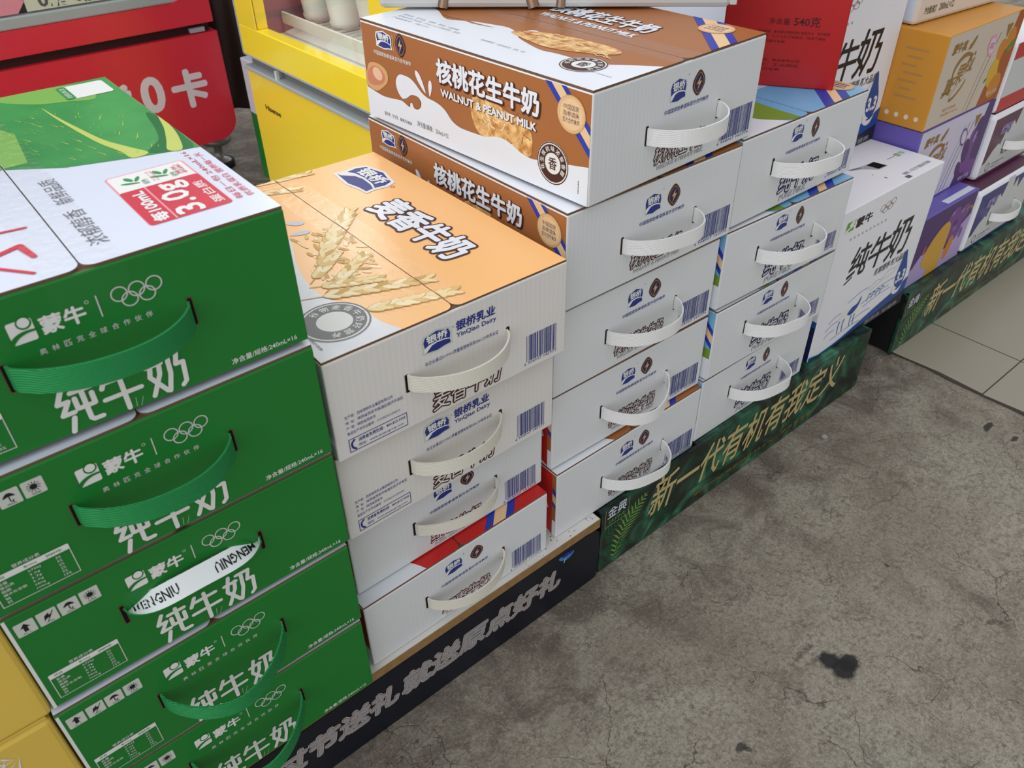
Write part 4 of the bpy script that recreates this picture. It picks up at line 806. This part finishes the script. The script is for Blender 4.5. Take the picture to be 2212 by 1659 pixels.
YEL = mat('yellow_freezer_enamel', (255, 222, 60), 0.22, 0.5, var=0.03, coat=.3, vscale=3); YG = mat('greenish_yellow_enamel', (252, 226, 54), .15, .5, var=.02); WPL = mat('white_plastic', (222, 222, 218), .35); GREYP = mat('grey_recess_plastic', (112, 112, 110), .6)
yf = thing('display_freezer', (.80, 1.20, 0), 0, 'yellow glass-front freezer between the red fridge and brown carton', 'freezer')
m = MB(); m.box((.03, 0, .03), (.60, .735, .40), WPL, .004); m.box((.40, 0, .40), (.60, .735, 1.10), WPL, .004); m.box((.03, 0, 1.06), (.60, .735, 1.10), WPL, .004); m.box((.03, 0, .40), (.60, .01, 1.07), WPL); m.box((.03, .725, .40), (.60, .735, 1.07), WPL); m.build('cabinet', yf)
m = MB(); m.box((0, 0, .034), (.03, .738, .386), YEL, .003); c = Cv(m, (0, .738, 0), (0, -1, 0), (0, 0, 1)); c.text('Hisense', 66, 304, 142, 316, IBLACK, 2, off=.03); m.build('lower_panel', yf)
m = MB(); m.box((-.006, 0, .386), (.032, .740, .395), FGREY, .002); m.box((-.003, .575, .395), (.004, .583, .413), WPL); m.build('pull_rail', yf)
m = MB(); m.box((.016, 0, .395), (.04, .735, .424), GREYP); m.build('handle_recess', yf)
m = MB()
for (y0, y1, z0, z1) in ((0, .738, .421, .487), (.644, .738, .487, 1.08), (0, .15, .487, 1.08), (.15, .644, 1.02, 1.08)): m.box((0.0, y0, z0), (.03, y1, z1), YG if z0 < .48 else YEL, .002)
m.box((-.001, 0, .4185), (.02, .738, .4225), FGREY); m.box((-.001, .734, .42), (.006, .740, 1.08), FGREY); m.build('door_frame', yf)
m = MB(); m.box((.0015, .15, .487), (.0045, .644, 1.02), GLS); m.build('door_glass', yf)
m = MB(); LIN = mat('haze_tinted_lining', (190, 168, 174), .5); m.box((.385, .012, .40), (.399, .724, 1.05), LIN); m.box((.032, .718, .40), (.40, .7248, 1.05), mat('reflection_tinted_lining', (150, 110, 120), .5)); m.build('inner_lining', yf)  # pink tint puts the red fridge's reflection and glass haze into the lining colour
m = MB(); m.prism([(.034, .401), (.384, .401), (.384, .475), (.20, .475), (.10, .452), (.034, .452)], .012, .717, WPL, WPL, 'y')
m.build('inner_ledge', yf)
m = MB()
for k in range(24): m.box((.10, .05 + k * .027, .476), (.38, .053 + k * .027, .481), WPL)
m.box((.098, .03, .476), (.104, .71, .50), WPL); m.build('wire_basket', yf)
m = MB(); m.box((.30, .012, .53), (.306, .717, .56), mat('slate_strip', (104, 110, 116), .5)); m.build('shelf_rail', yf)
for k, (x, y) in enumerate(((.17, .665), (.18, .560), (.19, .440))):
    m = MB(); q = mat('milky_cup', (226, 224, 216), .4); m.lathe([(0, 0), (.030, 0), (.034, .006), (.036, .012), (.033, .016), (.046, .12), (.049, .123), (.049, .13), (.044, .13), (.030, .02), (0, .02)], (0, 0, 0), q)
    o = m.build('paper_cup'); o.location = (.80 + x, 1.20 + y, .4815); tag(o, ('white cup behind the freezer glass, farthest left', 'white cup behind the freezer glass, middle of three', 'white cup behind the freezer glass, nearest the brown carton')[k], 'cup', 'white cups inside the yellow freezer')

def inner_fill(nm, loc, sx, sy, e, rot):
    l = bpy.data.lights.new(nm, 'AREA'); l.shape = 'RECTANGLE'; l.size = sx; l.size_y = sy; l.energy = e; o = bpy.data.objects.new(nm, l); COL.objects.link(o); o.location = loc; o.rotation_euler = rot
inner_fill('freezer_fill_light', (.93, 1.56, 1.05), .1, .6, 2.6, (0, 0, 0)); inner_fill('fridge_fill_light', (.43, 2.29, 1.58), .7, .02, 1.5, (0, 0, 0))  # unseen fill lights, added to brighten the dark freezer and fridge interiors
# dark plastic sheet and upright carton in the gap
SHT = mat('dark_taupe_sheet', (72, 60, 54), 0.45, 0.4, var=0.2, vscale=5); m = MB(); nu, nv = 60, 30; vs = []; fs = []
rnd = random.Random(8)
for j in range(nv + 1):
    for i in range(nu + 1):
        u, v = i / nu, j / nv; x = .875 + .36 * u; z = .13 + 1.1 * v; d = .022 * math.sin(u * 17 + 2.2 * math.sin(v * 3)) + .012 * math.sin(u * 37 + v * 5) + .01 * math.sin(v * 9 + u * 6)
        vs.append((x + .03 * (1 - v) * math.sin(v * 4), 2.42 + d, z))
for j in range(nv):
    for i in range(nu): a = j * (nu + 1) + i; fs.append((a, a + 1, a + nu + 2, a + nu + 1))
m.add(vs, fs, SHT, True); sh = m.build('plastic_sheet'); md = sh.modifiers.new('thickness', 'SOLIDIFY'); md.thickness = .003; tag(sh, 'dark taupe plastic sheet hanging between the red fridge and yellow freezer', 'sheet')
gc = thing('milk_carton', (.898, 2.08, 0), 0, 'white and green carton on the floor behind the yellow freezer', 'milk carton'); m = MB(); m.box((0, 0, 0), (.20, .13, .335), WPRINT, .003); c = Cv(m, (0, 0, 0), (1, 0, 0), (0, 0, 1)); cl = Cv(m, (0, .13, 0), (0, -1, 0), (0, 0, 1)); cl.rect(1, 2, 129, 190, GREEN, 1); c.rect(1, 2, 199, 190, GREEN, 1); c.poly(smooth([(1, 190), (60, 204), (120, 196), (199, 220), (199, 188), (1, 186)], 3), GREEN, 2); c.text('纯牛奶', 14, 120, 100, 160, IWHITE, 3, off=.03); m.build('carton_body', gc)

# ------------------------------------------------------------------ floor
def concrete():
    m = bpy.data.materials.new('stained_concrete'); m.use_nodes = True; t = m.node_tree; N = t.nodes; L = t.links; b = N['Principled BSDF']
    co = N.new('ShaderNodeTexCoord'); P = co.outputs['Object']
    def noise(s, d=5, w=0.0, r=.55):
        n = N.new('ShaderNodeTexNoise'); n.inputs['Scale'].default_value = s; n.inputs['Detail'].default_value = d; n.inputs['Distortion'].default_value = w; n.inputs['Roughness'].default_value = r; L.new(P, n.inputs['Vector']); return n.outputs[0]
    def mapr(x, a, c, lo=0.0, hi=1.0):
        q = N.new('ShaderNodeMapRange'); q.inputs[1].default_value = a; q.inputs[2].default_value = c; q.inputs[3].default_value = lo; q.inputs[4].default_value = hi; L.new(x, q.inputs[0]); return q.outputs[0]
    def mul(x, y):
        q = N.new('ShaderNodeMath'); q.operation = 'MULTIPLY'; L.new(x, q.inputs[0])
        if isinstance(y, float): q.inputs[1].default_value = y
        else: L.new(y, q.inputs[1])
        return q.outputs[0]
    def mix(f, a, c):
        q = N.new('ShaderNodeMix'); q.data_type = 'RGBA'; L.new(f, q.inputs[0])
        for k, s in ((6, a), (7, c)):
            if isinstance(s, tuple): q.inputs[k].default_value = (*s, 1)
            else: L.new(s, q.inputs[k])
        return q.outputs[2]
    base = mix(mapr(noise(4.5, 6, .4), .35, .68), (.285, .248, .190), (.405, .378, .296))
    base = mix(mapr(noise(2.6, 4, .8), .52, .72), base, (.365, .368, .290))
    base = mix(mul(mapr(noise(6, 8, 1.0, .7), .50, .70), .60), base, (.150, .116, .086))
    # ground-in dirt, ragged, thickest along the foot of the displays
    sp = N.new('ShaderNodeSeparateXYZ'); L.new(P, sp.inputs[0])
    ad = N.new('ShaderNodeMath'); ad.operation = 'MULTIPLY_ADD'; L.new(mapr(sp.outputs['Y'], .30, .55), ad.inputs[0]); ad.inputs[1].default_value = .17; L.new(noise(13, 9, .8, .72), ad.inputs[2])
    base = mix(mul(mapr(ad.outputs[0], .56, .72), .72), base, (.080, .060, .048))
    base = mix(mapr(noise(120, 4, 0, .85), .40, .56), mix(mapr(noise(34, 6, 0, .75), .30, .62), base, (.165, .134, .104)), base)
    base = mix(mul(mapr(noise(240, 3, 0, .9), .54, .64), .42), base, (.46, .42, .36))
    base = mix(mul(mapr(noise(280, 3, 0, .9), .55, .65), .62), base, (.055, .046, .040))
    # fine cracks
    wn = N.new('ShaderNodeTexNoise'); wn.inputs['Scale'].default_value = 14; wn.inputs['Detail'].default_value = 5; L.new(P, wn.inputs['Vector'])
    va = N.new('ShaderNodeVectorMath'); va.operation = 'MULTIPLY_ADD'; va.inputs[1].default_value = (.09, .09, .09); L.new(wn.outputs[1], va.inputs[0]); L.new(P, va.inputs[2])
    cr_all = None
    for sc, th, lo in ((7.0, .007, .50), (17, .010, .54)):
        vo = N.new('ShaderNodeTexVoronoi'); vo.feature = 'DISTANCE_TO_EDGE'; vo.inputs['Scale'].default_value = sc; L.new(va.outputs[0], vo.inputs['Vector'])
        k = mul(mapr(vo.outputs['Distance'], th, th * .25), mapr(noise(5 if sc < 10 else 6.5, 2), lo, lo + .06)); base = mix(mul(k, .75), base, (.045, .04, .035))
    # spots and blobs with their own outline
    dn = N.new('ShaderNodeTexNoise'); dn.inputs['Scale'].default_value = 55; dn.inputs['Detail'].default_value = 4; L.new(P, dn.inputs['Vector'])
    dv = N.new('ShaderNodeVectorMath'); dv.operation = 'MULTIPLY_ADD'; dv.inputs[1].default_value = (.018, .018, 0); dn.inputs['Roughness'].default_value = .7; L.new(dn.outputs[1], dv.inputs[0]); L.new(P, dv.inputs[2])
    for x, y, rx, ry, st in ((.731, .224, .013, .012, .95), (.748, .205, .014, .013, .95), (.734, .204, .017, .013, .95), (.541, .225, .008, .005, .8), (.547, .219, .004, .004, .7), (1.367, .310, .016, .005, .85), (1.369, .265, .009, .005, .85), (.937, .260, .003, .004, .75), (.955, .112, .006, .004, .55), (.965, .104, .004, .003, .5), (.716, .236, .012, .004, .4), (.716, .254, .02, .004, .35)):
        s = N.new('ShaderNodeVectorMath'); s.operation = 'SUBTRACT'; L.new(dv.outputs[0], s.inputs[0]); s.inputs[1].default_value = (x + .009, y + .009, 0)
        d = N.new('ShaderNodeVectorMath'); d.operation = 'DIVIDE'; L.new(s.outputs[0], d.inputs[0]); d.inputs[1].default_value = (rx, ry, 1)
        ln = N.new('ShaderNodeVectorMath'); ln.operation = 'LENGTH'; L.new(d.outputs[0], ln.inputs[0])
        base = mix(mul(mapr(ln.outputs['Value'], 1.25, .85), st), base, (.022, .021, .022))
    L.new(base, b.inputs['Base Color']); b.inputs['Roughness'].default_value = .8; b.inputs['Specular IOR Level'].default_value = .25
    bp = N.new('ShaderNodeBump'); bp.inputs['Strength'].default_value = .75; bp.inputs['Distance'].default_value = .004; L.new(noise(170, 6, 0, .75), bp.inputs['Height']); L.new(bp.outputs[0], b.inputs['Normal'])
    return m
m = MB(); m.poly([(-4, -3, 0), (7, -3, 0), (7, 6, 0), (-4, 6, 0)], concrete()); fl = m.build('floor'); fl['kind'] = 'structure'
TILE = mat('beige_glazed_tile', (152, 145, 128), .28, .45, var=.05, vscale=5); GRT = mat('dark_grout', (74, 68, 60), .9)
m = MB(); e0 = [(1.446, -3.0), (1.443, .2), (1.446, .30), (1.444, .42), (1.452, .50), (1.448, .60), (1.446, .95), (1.447, .96)]
m.prism([(5, -3), (5, .96)] + e0[::-1], .0002, .004, GRT, GRT)
for ix in range(5):
    for iy in range(-5, 2):
        x0 = 1.606 - .60 + ix * .60; y0 = .96 + (iy - 1) * .60; x1, y1 = x0 + .5975, y0 + .5975
        if x1 < 1.45 or y1 > .97 and y0 > .9: continue
        if y1 < -2.8: continue
        if x0 < 1.45: pts = [(x1, y0), (x1, y1)] + [(1.4475 + .0035 * math.sin(k * 2.3 + iy), y1 - (y1 - y0) * k / 7) for k in range(8)]
        else: pts = [(x0, y0), (x1, y0), (x1, y1), (x0, y1)]
        m.prism(pts, .004, .0052, TILE, GRT)
ft = m.build('floor'); ft['kind'] = 'structure'
for i, (x, y, s) in enumerate(((1.120, .486, .0055), (.470, .335, .003))):
    bm = bmesh.new(); bmesh.ops.create_icosphere(bm, subdivisions=2, radius=s)
    for v in bm.verts: v.co = v.co * (1 + random.uniform(-.3, .3)); v.co.z *= .5
    me = bpy.data.meshes.new('litter_scrap'); bm.to_mesh(me); bm.free(); me.materials.append(mat('pale_scrap', (150, 148, 142), .8)); o = bpy.data.objects.new('litter_scrap', me); COL.objects.link(o); o.location = (x, y, s * .4)
    tag(o, ('small pale scrap lying on the concrete beside the green banner', 'tiny pale crumb on the concrete near the navy plinth')[i], 'litter')
